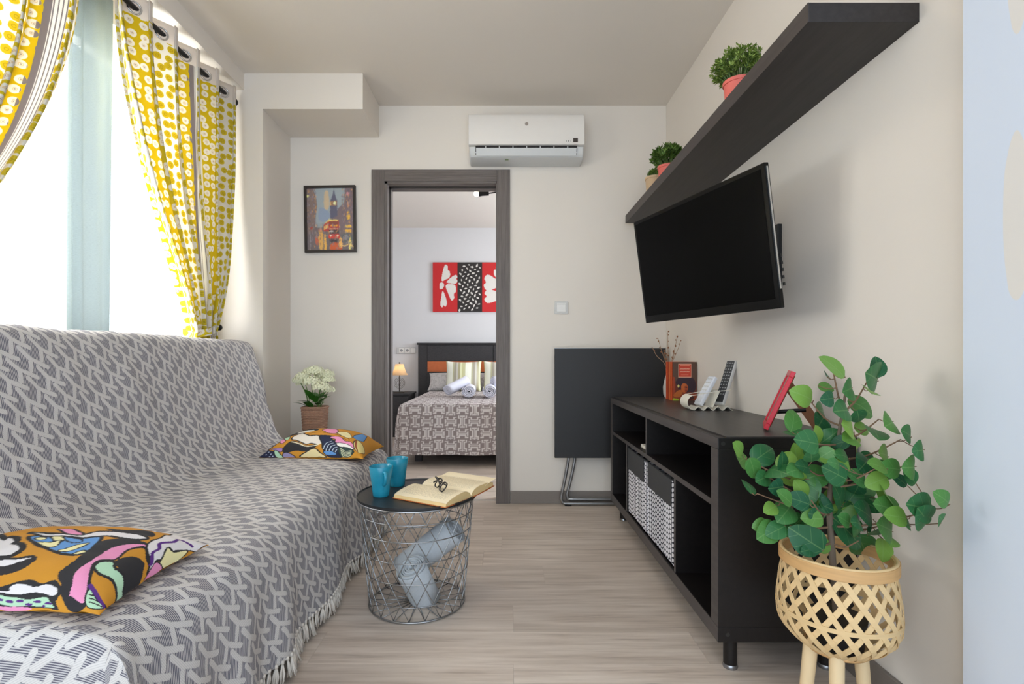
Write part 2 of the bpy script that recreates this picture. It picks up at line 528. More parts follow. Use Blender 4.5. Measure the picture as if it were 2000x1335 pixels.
def curtain_mat():
    b = NB('yellow_apple_print_cotton')
    uv = b.coord('UV'); s = b.sep(uv); u, v = s[0], s[1]
    per = 0.47
    f = b.math('FRACT', b.math('DIVIDE', u, per))
    fx = b.math('MULTIPLY', f, per)
    vo = b.n('ShaderNodeTexVoronoi', voronoi_dimensions='2D'); vo.inputs['Scale'].default_value = 1.0; vo.inputs['Randomness'].default_value = .42
    b.put(vo.inputs['Vector'], b.comb(b.math('DIVIDE', u, .043), b.math('DIVIDE', v, .040), 0.0))
    d = vo.outputs['Distance']
    wobble = b.math('MULTIPLY', b.math('SUBTRACT', b.noise(uv, 60, 2), .5), .16)
    dd = b.math('ADD', d, wobble)
    oval = b.smooth(dd, .40, .36)
    pit = b.smooth(b.math('ABSOLUTE', b.math('SUBTRACT', dd, .13)), .035, .02)
    seed = b.smooth(d, .07, .045)
    yellow, white, grey = lin((222, 200, 46)), lin((240, 237, 230)), lin((158, 150, 150))
    # yellow band with white slices
    yb = b.mix(oval, yellow, white)
    yb = b.mix(b.math('MULTIPLY', pit, .55), yb, lin((214, 176, 92)))
    yb = b.mix(b.math('MULTIPLY', seed, .6), yb, lin((120, 90, 60)))
    # white band with yellow-green apples
    wb = b.mix(oval, white, lin((220, 200, 60)))
    wb = b.mix(b.math('MULTIPLY', pit, .6), wb, lin((172, 156, 40)))
    # striped band
    ln = b.math('FRACT', b.math('DIVIDE', fx, .0125))
    sb = b.mix(b.math('LESS_THAN', ln, .3), white, grey)
    edge = b.math('ADD', fx, b.math('MULTIPLY', oval, .012))
    c = b.mix(b.math('GREATER_THAN', edge, .215), yb, grey)
    c = b.mix(b.math('GREATER_THAN', fx, .235), c, sb)
    c = b.mix(b.math('GREATER_THAN', fx, .280), c, wb)
    # plain white header with the eyelets
    c = b.mix(b.math('GREATER_THAN', v, -.085), c, lin((240, 232, 224)))
    b.set(c, .85, spec=.15)
    b.bump(b.noise(uv, 900, 2), .1, .0006)
    tl = b.n('ShaderNodeBsdfTranslucent'); b.put(tl.inputs[0], c)
    mx = b.n('ShaderNodeMixShader'); mx.inputs[0].default_value = .38
    b.nt.links.new(b.bsdf.outputs[0], mx.inputs[1]); b.nt.links.new(tl.outputs[0], mx.inputs[2]); b.nt.links.new(mx.outputs[0], b.out.inputs[0])
    return b.m
M_curt = curtain_mat()
TOPZ, TIEZ = 2.372, 1.05
def curtain(label, y_a, y_b, tie_a, tie_b, s0, nh, pa, pb, flip):
    th = thing('yellow_curtain', label, 'curtain', (RX, (y_a + y_b) / 2, .35), group='yellow curtain pair')
    def pos(s, q):
        z = TOPZ - q * (TOPZ - .35)
        g0 = min(1.0, max(0.0, (2.30 - z) / (2.30 - TIEZ)))
        p = pa + (pb - pa) * s
        g = g0 ** p
        ya = y_a + (y_b - y_a) * s; yt = tie_a + (tie_b - tie_a) * s
        y = ya + (yt - ya) * g
        if z < TIEZ:
            k = (TIEZ - z) / .7
            y += (s - .5) * .20 * k ** .7
        amp = .044 * (1 - .5 * g)
        ph = PI * nh * (s - s0)
        x = RX + amp * math.sin(ph) + .006 * math.sin(3 * ph + 4 * q)
        # small wandering of the folds further down
        x += g0 * .007 * math.sin(2 * PI * (s * nh * .9 + q * 1.3)) 
        y += g0 * .010 * math.sin(2 * PI * (s * nh * .5 + 2.1 * q)) + .028 * (1 - g) * math.sin(2 * ph)
        if z < 1.5:   # drawn towards the wall hook
            k = min(1, (1.5 - z) / .45); x -= .035 * k * k
        return (x, y, z)
    NSS = 220
    ars = [0.0]
    for i in range(NSS): ars.append(ars[-1] + (Vector(pos((i + 1) / NSS, .06)) - Vector(pos(i / NSS, .06))).length)
    m = MB().grid(pos, NSS, 90, lambda s, q: (ars[int(round(s * NSS))] + (0.30 if flip else .31), -q * (TOPZ - .35)))
    o = m.build('fabric', M_curt, th, smooth=True, normals=False)
    md = o.modifiers.new('thickness', 'SOLIDIFY'); md.thickness = .0016
    # eyelets where the cloth crosses the rod
    k = math.ceil(-s0 * nh); eye = None
    while True:
        s = s0 + k / nh
        if s > .985: break
        if s > .01:
            q = (TOPZ - RZ) / (TOPZ - .35)
            P0 = Vector(pos(s - .004, q)); P1 = Vector(pos(s + .004, q)); tan = (P1 - P0).normalized()
            c = Vector(pos(s, q)); up = Vector((0, 0, 1))
            pts = [c + (tan * math.cos(a) + up * math.sin(a)) * .0245 for a in np.linspace(0, 2 * PI, 24, endpoint=False)]
            MB().tube(pts, .0042, 6, closed=True).build('eyelet', M_chrome, th, smooth=True)
        k += 1
    # tie-back band
    mid = Vector(pos(.5, (TOPZ - TIEZ) / (TOPZ - .35)))
    hw = abs(tie_b - tie_a) / 2 + .012
    pts = [(mid.x + .062 * math.cos(a), mid.y + hw * math.sin(a), TIEZ + .02 * math.sin(a) * (1 if not flip else -1)) for a in np.linspace(0, 2 * PI, 28, endpoint=False)]
    def band(i, j):
        p = pts[int(round(i * 28)) % 28]; return (p[0], p[1], p[2] - .018 + .036 * j)
    MB().grid(band, 28, 2, lambda i, j: (i * .3 + .23, -.6 - j * .036)).build('tie_back', M_curt, th, smooth=True, normals=False)
    return th
curtain('yellow apple print curtain gathered beside the white column, black hook at its tie', 1.955, 2.835, 2.53, 2.705, .145, 10.6, 1.55, 2.7, False)
curtain('yellow apple print curtain swept to the left edge, nearest the viewer', .93, 1.865, 1.10, 1.27, .09, 10.6, 2.7, 1.75, True)
t = thing('tie_back_hook', 'small black curtain hook knob above the sofa back', 'hook', (XL, 2.80, 1.06))
MB().tube([(XL, 2.80, 1.075), (-1.53, 2.775, 1.075)], .006, 8).build('stem', M_iron, t, smooth=True)
MB().ball((-1.52, 2.772, 1.078), .017, 12, 8).build('knob', M_iron, t, smooth=True)

def sheer_mat(name, c, dens, refl=.45):
    b = NB(name); uv = b.coord('UV'); s = b.sep(uv)
    wv = b.noise(b.vm('MULTIPLY', uv, (40.0, 900.0, 1.0)), 1.0, 2)
    c2 = b.mix(wv, lin(tuple(x * .93 for x in c)), lin(c))
    tr = b.n('ShaderNodeBsdfTransparent'); tl = b.n('ShaderNodeBsdfTranslucent'); df = b.n('ShaderNodeBsdfDiffuse')
    b.put(tl.inputs[0], c2); b.put(df.inputs[0], c2)
    m1 = b.n('ShaderNodeMixShader'); m1.inputs[0].default_value = refl
    m2 = b.n('ShaderNodeMixShader')
    if dens > .9: dens = b.math('ADD', .70, b.math('MULTIPLY', b.smooth(s[0], .0, .30), .285))
    b.put(m2.inputs[0], b.math('ADD', dens, b.math('MULTIPLY', b.math('SUBTRACT', wv, .5), .3), clamp=True))
    b.nt.links.new(tl.outputs[0], m1.inputs[1]); b.nt.links.new(df.outputs[0], m1.inputs[2])
    b.nt.links.new(tr.outputs[0], m2.inputs[1]); b.nt.links.new(m1.outputs[0], m2.inputs[2]); b.nt.links.new(m2.outputs[0], b.out.inputs[0])
    return b.m
M_sheer = sheer_mat('white_sheer', (232, 240, 242), .42)
M_sheerb = sheer_mat('blue_grey_sheer', (150, 163, 163), .985, .88)
SX = -1.590
def sheer(label, y0, y1, mat, folds, amp, cat='sheer curtain', wide=1.6, x=SX, bunch=1.0):
    def pos(s, q):
        y = y0 + (y1 - y0) * s ** bunch; z = 2.36 - q * 2.30
        a = amp * (.6 + .4 * math.sin(5 * s + 1))
        return (x + a * math.sin(2 * PI * folds * s + .5 * math.sin(3 * q + 6 * s)), y + .012 * math.sin(2.3 * q + 9 * s), z)
    th = MB().grid(pos, int(folds * 10), 30, lambda s, q: (s * wide, -q * 2.3)).build('sheer_curtain', mat, smooth=True, normals=False)
    tag(th, label, cat, 'sheer curtains at the window'); return th
sheer('white sheer curtain hanging left of the blue-grey sheer', .95, 1.875, M_sheer, 9, .012)
sheer('blue-grey sheer curtain gathered in the middle of the window', 1.865, 2.105, M_sheerb, 3.5, .022, wide=.9)
sheer('white sheer curtain hanging between blue-grey sheer and gathered yellow curtain', 2.125, 2.70, M_sheer, 5, .014)

# ================================================================== sofa and throw
M_sofa = plain('grey_sofa_cloth', (96, 96, 100), .9, nscale=300, bump=.1)
SY0, SY1 = .93, 2.775
t = thing('sofa_bed', 'low armless sofa bed under the grey patterned throw', 'sofa', (-1.0, (SY0 + SY1) / 2, 0))
bx(-1.22, -.665, SY0 + .02, SY1 - .02, .16, .425).build('seat', M_sofa, t, bevel=.05, seg=4)
MB().prism([(-1.40, .20), (-1.21, .20), (-1.235, .46), (-1.35, .97), (-1.40, .985), (-1.435, .96), (-1.43, .6)], SY0 + .02, SY1 - .02, 'y').build('backrest', M_sofa, t, bevel=.02)
for sx_, sy_ in ((-1.3, 1.05), (-.75, 1.05), (-1.3, 2.66), (-.75, 2.66)):
    MB().lathe([(.02, 0), (.026, .17)], (sx_, sy_, 0), 14).build('leg', M_iron, t, smooth=40)

def throw_mat():
    b = NB('jacquard_throw')
    uv = b.coord('UV')
    wob = b.vm('SCALE', b.vm('SUBTRACT', b.noise(uv, 14, 2, out='Color'), (.5, .5, .5)), scale=.008)
    p = b.vm('ADD', uv, wob); s = b.sep(p); x, y = s[0], s[1]
    v1 = (.040, -.030); v2 = (.041, .056)
    det = v1[0] * v2[1] - v2[0] * v1[1]
    # lattice coordinates
    S = b.math('ADD', b.math('MULTIPLY', x, v2[1] / det), b.math('MULTIPLY', y, -v2[0] / det))
    Tt = b.math('ADD', b.math('MULTIPLY', x, -v1[1] / det), b.math('MULTIPLY', y, v1[0] / det))
    S = b.math('FRACT', S); Tt = b.math('FRACT', Tt)
    q = b.comb(b.math('ADD', b.math('MULTIPLY', S, v1[0]), b.math('MULTIPLY', Tt, v2[0])), b.math('ADD', b.math('MULTIPLY', S, v1[1]), b.math('MULTIPLY', Tt, v2[1])), 0.0)
    def L(a, c): return (a * v1[0] + c * v2[0], a * v1[1] + c * v2[1], 0.0)
    def seg(a, e):
        ab = tuple(e[i] - a[i] for i in range(3)); LL = sum(k * k for k in ab)
        pa = b.vm('SUBTRACT', q, a)
        h = b.math('DIVIDE', b.vm('DOT_PRODUCT', pa, ab), LL, clamp=True)
        return b.vm('LENGTH', b.vm('SUBTRACT', pa, b.vm('SCALE', ab, scale=h)))
    ds = [seg(L(0, 1), L(0, .42)), seg(L(1, 1), L(1, .42)), seg(L(0, 0), L(.47, .67)), seg(L(1, 0), L(.50, .33))]
    for c in (L(0, 0), L(1, 0), L(0, 1), L(1, 1)): ds.append(b.vm('DISTANCE', q, c))
    d = ds[0]
    for e in ds[1:]: d = b.math('MINIMUM', d, e)
    motif = b.smooth(b.math('ADD', d, b.math('MULTIPLY', b.math('SUBTRACT', b.noise(uv, 260, 2), .5), .004)), .0074, .0056)
    so = b.sep(uv)
    rib = b.math('FRACT', b.math('DIVIDE', b.math('ADD', so[0], b.math('MULTIPLY', so[1], .08)), .0042))
    ribm = b.math('LESS_THAN', rib, .5)
    rib2 = b.math('FRACT', b.math('DIVIDE', b.math('ADD', so[0], b.math('MULTIPLY', so[1], -.6)), .0042))
    rib2m = b.math('LESS_THAN', rib2, .32)
    ground = b.mix(ribm, lin((98, 96, 108)), lin((192, 188, 187)))
    light = b.mix(b.math('MULTIPLY', rib2m, .35), lin((212, 207, 203)), lin((162, 159, 160)))
    b.set(b.mix(motif, ground, light), .95, spec=.1)
    h = b.math('ADD', b.math('MULTIPLY', motif, 1.0), b.math('MULTIPLY', ribm, .35))
    b.bump(h, .5, .002)
    return b.m
M_throw = throw_mat()
prof = spline([(-1.445, .70), (-1.452, .86), (-1.445, .975), (-1.415, 1.008), (-1.375, 1.003), (-1.345, .965), (-1.305, .82), (-1.262, .64), (-1.222, .515), (-1.165, .468), (-1.08, .455), (-.95, .452), (-.82, .449), (-.725, .441), (-.668, .418), (-.642, .375), (-.632, .30), (-.625, .18), (-.622, .072)], 5)
arc = [0.0]
for a, c in zip(prof[:-1], prof[1:]): arc.append(arc[-1] + math.hypot(c[0] - a[0], c[1] - a[1]))
PA = np.array(prof); AR = np.array(arc)
HEM = .072
def hash2(i, j):
    return (math.sin(i * 127.1 + j * 311.7) * 43758.5453) % 1.0
def vnoise(x, y):
    i, j = math.floor(x), math.floor(y); fx, fy = x - i, y - j
    fx = fx * fx * (3 - 2 * fx); fy = fy * fy * (3 - 2 * fy)
    a = hash2(i, j); b_ = hash2(i + 1, j); c = hash2(i, j + 1); d = hash2(i + 1, j + 1)
    return a + (b_ - a) * fx + (c - a) * fy + (a - b_ - c + d) * fx * fy - .5
OVER = .40
U0, U1 = SY0 - OVER, SY1 + OVER
def throw_pos(u, w):
    """u along the sofa in metres, w arc length over the profile"""
    X = float(np.interp(w, AR, PA[:, 0])); Z = float(np.interp(w, AR, PA[:, 1]))
    w_front = AR[-1] - .37
    ov = max(0.0, w - w_front)
    ou = max(0.0, SY0 - u, u - SY1); sg = -1 if u < SY0 else 1
    y = min(max(u, SY0), SY1)
    rr = .05
    if ou > 0:
        # roll over the end with radius rr, then hang
        a = ou / rr
        if a < PI / 2: dy = rr * math.sin(a); dz = rr * (1 - math.cos(a))
        else: dy = rr; dz = rr + (ou - rr * PI / 2)
        y = y + sg * dy * .8
        if w < w_front: Z = Z - dz
        else:
            Z = min(Z, .452 - dz) if dz > (.452 - Z) else Z
            k = min(ou, ov)
            X += .16 * k; y += sg * .22 * k
        Z = max(Z, HEM)
    # wrinkles
    wr = .010 * vnoise(u * 6.0, w * 7.0) + .006 * vnoise(u * 17, w * 13 + 5)
    wr += .014 * math.exp(-((w - AR[43]) / .07) ** 2) * vnoise(u * 9 + 3, w * 30)
    hang = max(0.0, ov - .05)
    X += wr * .8 + hang * .085 * math.sin(u * 21 + 2 * math.sin(u * 5)) * .6
    Z += wr if ou < .02 and ov < .3 else 0
    return (X, y, Z)
NU, NW = 330, 170
th = thing('throw_blanket', 'grey and white patterned fringed throw spread over the whole sofa', 'throw', (-1.0, 1.85, HEM))
m = MB().grid(lambda a, c: throw_pos(U0 + (U1 - U0) * a, AR[-1] * c), NU, NW, lambda a, c: (U0 + (U1 - U0) * a, AR[-1] * c))
o = m.build('cloth', M_throw, th, smooth=True, normals=False)
# fringe of knotted tassels along the front hem
M_fringe = plain('ecru_fringe_yarn', (222, 213, 202), .95, nscale=400, bump=.2)
def tassel_mesh(seed):
    r = random.Random(seed); m = MB()
    m.tube([(0, 0, .004), (0, 0, -.006)], .0052, 6)
    for k in range(5):
        a = r.uniform(0, 6.28); sp = r.uniform(.001, .0085); l = r.uniform(.050, .064)
        ex, ey = sp * math.cos(a), 1.6 * sp * math.sin(a)
        bend = r.uniform(-.006, .006)
        m.tube([(0, 0, -.003), (ex * .5 + bend * .4, ey * .5 + bend, -l * .5), (ex, ey, -l)], [.0030, .0036, .0020], 4)
    return m
protos = []
u = SY0 + .02; i = 0
invth = W(th).inverted()
while u < SY1 - .005:
    x, y, z = throw_pos(u, AR[-1])
    loc = invth @ Vector((x, y, z + .003))
    if i < 4:
        o = tassel_mesh(i).build('tassel', M_fringe, th, smooth=True, local=True); protos.append(o)
        o.location = loc
    else:
        o = piece(protos[i % 4], 'tassel', th, loc)
    o.rotation_euler = (random.uniform(-.15, .15), random.uniform(-.25, .02), random.uniform(0, 6.28))
    u += .0205 + random.uniform(-.002, .002); i += 1
# loose double fold of cloth at the near front corner

# ================================================================== media console
def black_wood(name, c0, c1, rough=.42):
    b = NB(name); co = b.vm('MULTIPLY', b.coord('Position'), (30, 2.0, 30))
    g = b.noise(co, 2.0, 6, .6)
    b.set(b.ramp(g, [(.3, lin(c0)), (.75, lin(c1))]), rough, spec=.4); b.bump(g, .08, .0006)
    return b.m
M_blkshade = black_wood('black_brown_shaded', (15, 11, 11), (26, 21, 20))  # end and inner faces: their shade is put into this darker colour
M_blktoplit = black_wood('black_brown_lit_top', (54, 50, 48), (70, 65, 62), .38)  # same wood, lighter: light falling on the top is in the colour
M_blkfrontlit = black_wood('black_brown_lit_front', (62, 57, 56), (80, 74, 72), .45)  # same wood again, window light on the front put into the colour
CX0, CX1, CY0, CY1, CZ0, CZ1 = .613, 1.012, 1.491, 2.995, .102, .692
t = thing('media_console', 'long low black media console with open compartments on short legs', 'console', ((CX0 + CX1) / 2, (CY0 + CY1) / 2, 0))
top = bx(CX0, CX1, CY0, CY1, CZ1 - .036, CZ1 - .004).build('top_panel', M_blkshade, t, bevel=.0015)
bx(CX0 - .0009, CX0 + .0006, CY0 + .0015, CY1 - .0015, CZ1 - .035, CZ1 - .005).build('edge_strip', M_blkfrontlit, top)  # console strips like this are added to carry the lit front tone
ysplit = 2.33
bx(CX0 + .024, CX1, CY0 + .003, ysplit - .002, CZ1 - .004, CZ1).build('top_inlay', M_blktoplit, top)
bx(CX0 + .024, CX1, ysplit + .002, CY1 - .003, CZ1 - .004, CZ1).build('top_inlay', M_blktoplit, top)
bot = bx(CX0, CX1, CY0, CY1, CZ0, CZ0 + .044).build('bottom_panel', M_blkshade, t, bevel=.0015)
bx(CX0 - .0009, CX0 + .0006, CY0 + .0015, CY1 - .0015, CZ0 + .0012, CZ0 + .043).build('edge_strip', M_blkfrontlit, bot)
e1 = bx(CX0, CX1, CY0, CY0 + .05, CZ0 + .044, CZ1 - .036).build('side_panel', M_blkshade, t, bevel=.001)
e2 = bx(CX0, CX1, CY1 - .05, CY1, CZ0 + .044, CZ1 - .036).build('side_panel', M_blkshade, t, bevel=.001)
bx(CX1 - .008, CX1, CY0 + .05, CY1 - .05, CZ0 + .044, CZ1 - .036).build('back_panel', M_blkshade, t)
bx(CX0 + .003, CX1 - .008, CY0 + .05, CY1 - .05, .482, .500).build('middle_shelf', M_blkshade, t)
bx(CX0 + .0015, CX0 + .003, CY0 + .05, CY1 - .05, .482, .500).build('edge_strip', M_blkfrontlit, t)
bx(CX0 + .003, CX1 - .008, 2.248, 2.264, .500, CZ1 - .036).build('divider', M_blkshade, t)
bx(CX0 + .0015, CX0 + .003, 2.248, 2.264, .500, CZ1 - .036).build('edge_strip', M_blkfrontlit, t)
for yy in (2.617, 1.876):
    dv = bx(CX0 + .003, CX1 - .008, yy - .008, yy + .008, CZ0 + .044, .482).build('divider', M_blkshade, t)
    bx(CX0 + .0015, CX0 + .003, yy - .008, yy + .008, CZ0 + .044, .482).build('edge_strip', M_blkfrontlit, dv)
M_foot = plain('steel_foot', (150, 150, 152), .25, .9)
for xx in (.672, .955):
    for yy in (1.548, 2.935):
        lg = MB().lathe([(.0195, .012), (.0195, CZ0)], (xx, yy, 0), 20).build('leg', M_blkshade, t, smooth=40)
        MB().lathe([(.021, 0), (.022, .005), (.019, .012)], (xx, yy, 0), 20).build('foot_cap', M_foot, lg, smooth=40)
for sp_, ya_, yb__ in ((e1, CY0 + .0015, CY0 + .0485), (e2, CY1 - .0485, CY1 - .0015)): bx(CX0 - .0008, CX0 + .0006, ya_, yb__, CZ0 + .044, CZ1 - .036).build('edge_strip', M_blkfrontlit, sp_)
M_screw = plain('dark_screw', (70, 68, 68), .35, .7)
for xx, zz in ((.627, .672), (.640, .125)):
    MB().tube([(xx, CY0 + .002, zz), (xx, CY0 - .0015, zz)], .006, 14).build('screw', M_screw, e1, smooth=40)

# fabric storage boxes
def box_mat():
    b = NB('navy_white_dash_print')
    p = b.coord('Position'); s = b.sep(p)
    u = b.math('DIVIDE', s[1], .0265)
    colm = b.math('FLOOR', u)
    w = b.math('MULTIPLY', b.math('SINE', b.math('MULTIPLY', s[1], 33.0)), .011)
    w = b.math('ADD', w, b.math('MULTIPLY', b.math('MODULO', b.math('ABSOLUTE', colm), 2.0), .0092))
    v = b.math('DIVIDE', b.math('ADD', s[2], w), .0185)
    fu = b.math('SUBTRACT', b.math('FRACT', u), .5); fv = b.math('SUBTRACT', b.math('FRACT', v), .5)
    a = b.math('POWER', b.math('ABSOLUTE', b.math('DIVIDE', fu, .44)), 2.6)
    c = b.math('POWER', b.math('ABSOLUTE', b.math('DIVIDE', fv, .41)), 2.6)
    d = b.math('ADD', b.math('ADD', a, c), b.math('MULTIPLY', b.math('SUBTRACT', b.noise(p, 160, 2), .5), .35))
    b.set(b.mix(b.smooth(d, 1.08, .92), lin((28, 30, 48)), lin((232, 231, 236))), .85, spec=.15)
    return b.m
M_boxprint = box_mat()
M_boxdark = plain('charcoal_canvas', (58, 58, 60), .85, nscale=500, bump=.1)
for (ya, yb_, lab) in ((2.268, 2.604, 'navy and white dashed fabric box in the console, farther of two'), (1.888, 2.250, 'navy and white dashed fabric box in the console, nearer of two')):
    bt = thing('storage_box', lab, 'storage box', (.78, (ya + yb_) / 2, CZ0 + .044), group='fabric boxes in the console')
    z0, z1 = CZ0 + .046, .462
    MB().box(.622, .992, ya, yb_, z0, z0 + .006).box(.622, .628, ya, yb_, z0, z1).box(.986, .992, ya, yb_, z0, z1).box(.628, .986, ya, ya + .005, z0, z1).box(.628, .986, yb_ - .005, yb_, z0, z1).build('body', M_boxprint, bt)
    MB().box(.618, .6215, ya + .042, yb_ - .004, z1 - .098, z1 + .003).build('front_flap', M_boxdark, bt, bevel=.001)
    MB().box(.6215, .6275, ya, yb_, z1, z1 + .004).build('rim', M_boxdark, bt)
M_paper = plain('off_white_paper', (225, 220, 210), .8)
t = thing('booklet', 'thin pale booklet lying in the upper far compartment', 'booklet', (.72, 2.33, .500))
bx(.640, .80, 2.268, 2.44, .500, .503).build('cover', plain('beige_cover', (190, 182, 166), .6), t)
bx(.641, .799, 2.269, 2.438, .503, .514).build('pages', M_paper, t)
t = thing('wooden_tray', 'small pale wooden tray in the lower far compartment', 'tray', (.70, 2.69, CZ0 + .044))
zt = CZ0 + .044
MB().box(.645, .76, 2.64, 2.74, zt, zt + .005).build('base', plain('pale_wood', (205, 160, 125), .5), t)
MB().box(.645, .650, 2.64, 2.74, zt + .005, zt + .022).box(.755, .760, 2.64, 2.74, zt + .005, zt + .022).box(.65, .755, 2.64, 2.645, zt + .005, zt + .022).box(.65, .755, 2.735, 2.74, zt + .005, zt + .022).build('rim', plain('pale_wood', (205, 160, 125), .5), t)

# ------------------------------------------------------------------ paperbacks at the far end
ZT = CZ1
M_cover = print_mat('printed_cover', .4)
def cover_print():
    # 0..1 across, 0..1 up
    sk, dk = (196, 104, 44), (44, 26, 30)
    return [
        ('poly', [(0, 0), (1, 0), (1, .52), (0, .50)], (120, 52, 36)),
        ('poly', [(0, .5), (1, .5), (1, 1), (0, 1)], (98, 70, 56)),
        ('poly', [(0, 0), (.12, 0), (.10, .6), (0, .62)], (170, 70, 40)),
        ('blob', [(.20, .36), (.14, .48), (.28, .60), (.52, .63), (.80, .60), (.93, .50), (.98, .36), (.88, .22), (.70, .22), (.5, .2), (.3, .26)], (56, 36, 48)),
        ('blob', [(.10, .06), (.04, .14), (.20, .24), (.36, .28), (.48, .24), (.62, .18), (.98, .20), (1, .02), (.5, .0)], (150, 66, 36)),
        ('blob', [(.05, .11), (.10, .19), (.30, .27), (.42, .22), (.34, .12), (.2, .08)], sk),
        ('blob', [(.36, .30), (.38, .40), (.46, .44), (.58, .42), (.64, .34), (.62, .26), (.52, .20), (.42, .22)], (206, 104, 48)),
        ('blob', [(.50, .28), (.53, .37), (.60, .38), (.63, .32), (.60, .23), (.53, .21)], (176, 74, 36)),
        ('seg', [(.50, .345), (.60, .34)], (60, 26, 22), .012), ('seg', [(.54, .255), (.60, .255)], (130, 36, 30), .012),
        ('blob', [(.22, .34), (.21, .39), (.25, .41), (.29, .38), (.27, .34)], (226, 206, 120)),
        ('blob', [(.5, .05), (.44, .13), (.58, .16), (.78, .14), (.9, .05), (.7, .01)], (70, 36, 36)),
        ('blob', [(0, 0), (.02, .05), (.14, .05), (.26, .03), (.26, 0)], (176, 196, 50)),
        ('poly', [(.24, .60), (.78, .60), (.78, .95), (.24, .95)], (240, 190, 160)),
        ('poly', [(.255, .612), (.765, .612), (.765, .938), (.255, .938)], (212, 70, 44)),
    ] + [('seg', [(.31 + .01 * k, zz), (.335 + .01 * k, zz + .012)], (250, 214, 190), .007) for zz in (.74, .81) for k in range(0, 40, 4)] + [('seg', [(.31, .815), (.71, .815)], (244, 190, 160), .006), ('seg', [(.31, .745), (.71, .745)], (244, 190, 160), .006), ('seg', [(.33, .905), (.70, .905)], (236, 150, 120), .008), ('seg', [(.36, .66), (.66, .66)], (236, 150, 120), .006)]
M_spine = plain('orange_spine', (214, 88, 44), .45, var=.25, nscale=25)
M_spine2 = plain('dark_orange_spine', (190, 72, 40), .45, var=.25, nscale=25)
M_spine3 = plain('pale_orange_spine', (222, 120, 66), .45, var=.2, nscale=25)
bw, bh = .128, .203
yb0 = 2.742
for k, (th_, ms, lab) in enumerate(((.034, M_spine, 'front paperback with a portrait cover and red title square'), (.020, M_spine3, 'second orange paperback directly behind the portrait cover'), (.022, M_spine2, 'third orange paperback from the front of the row'), (.030, M_spine, 'rearmost orange paperback of the row beside the folded table'))):
    bk = thing('paperback', lab, 'book', (.886, yb0, ZT), group='orange paperbacks on the console')
    x0, x1 = .886, .886 + bw
    bx(x0 + .0015, x1 - .002, yb0 + .0008, yb0 + th_ - .0008, ZT + .001, ZT + bh - .003).build('pages', M_paper, bk)
    bx(x0, x0 + .0014, yb0, yb0 + th_, ZT, ZT + bh).build('spine', ms, bk)
    bx(x0, x1, yb0 + th_ - .0008, yb0 + th_, ZT, ZT + bh).build('back_cover', ms, bk)
    if k == 0:
        nu, nv = 84, 130
        m = MB().grid(lambda a, c: (x0 + bw * a, yb0, ZT + bh * c), nu, nv)
        P = np.array([(i / nu, j / nv) for i in range(nu + 1) for j in range(nv + 1)])
        m.build('front_cover', M_cover, bk, normals=False, colors=paint(P, (104, 66, 50), cover_print()))
    else:
        bx(x0, x1, yb0, yb0 + .0008, ZT, ZT + bh).build('front_cover', ms, bk)
    yb0 += th_ + .0015

# dried stems in a small vase behind the books
M_stem = plain('dry_stem', (176, 140, 110), .8)
M_budd = plain('dry_bud', (150, 100, 66), .8, var=.3, nscale=200)
vx, vy = .925, 2.925
t = thing('bud_vase', 'slim vase of dried stems behind the paperbacks', 'vase', (vx, vy, ZT))
MB().lathe([(.022, 0), (.030, .02), (.032, .06), (.022, .11), (.013, .14), (.014, .155), (.011, .155), (.010, .14)], (vx, vy, ZT), 24).build('vase', plain('clear_grey_ceramic', (200, 196, 190), .3), t, smooth=60)
r = random.Random(4)
for (tx, tz, nb) in ((-.066, .335, 4), (.000, .375, 6), (.050, .345, 5), (-.028, .27, 4), (.022, .26, 3), (-.085, .285, 2), (.078, .325, 2), (-.012, .25, 3)):
    ey = r.uniform(-.03, .03)
    pts = spline([(vx, vy, ZT + .1), (vx + tx * .25, vy + ey * .3, ZT + .19), (vx + tx * .7, vy + ey * .8, ZT + .1 + (tz - .1) * .72), (vx + tx, vy + ey, ZT + tz)], 5)
    sm = MB().tube(pts, [.0014] * (len(pts) - 1) + [.0007], 5).build('stem', M_stem, t, smooth=True)
    for k in range(nb):
        q = pts[-1 - k * 2] if k * 2 < len(pts) else pts[-1]
        MB().ball((q[0] + r.uniform(-.007, .007), q[1] + r.uniform(-.004, .004), q[2] + r.uniform(-.004, .004)), r.uniform(.0028, .0048), 8, 6, (1, 1, 1.25)).build('bud', M_budd, sm, smooth=True)

# ------------------------------------------------------------------ remote control stand with two remotes
M_cream = plain('cream_metal', (235, 229, 214), .4, var=.03)
hx0, hx1, hy = .775, .975, 2.262
t = thing('remote_stand', 'cream wavy remote control stand on the console', 'remote stand', ((hx0 + hx1) / 2, hy, ZT))
wv = []
n = 60
for i in range(n + 1):
    a = i / n; x = hx0 + .035 + (hx1 - hx0 - .035) * a
    wv.append((x, ZT + .0095 + .0075 * math.sin(a * 2 * PI * 4 - 1.2)))
poly = wv + [(x, z - .002) for x, z in reversed(wv)]
MB().prism(poly, hy - .045, hy + .045, 'y').build('wavy_base', M_cream, t, smooth=30)
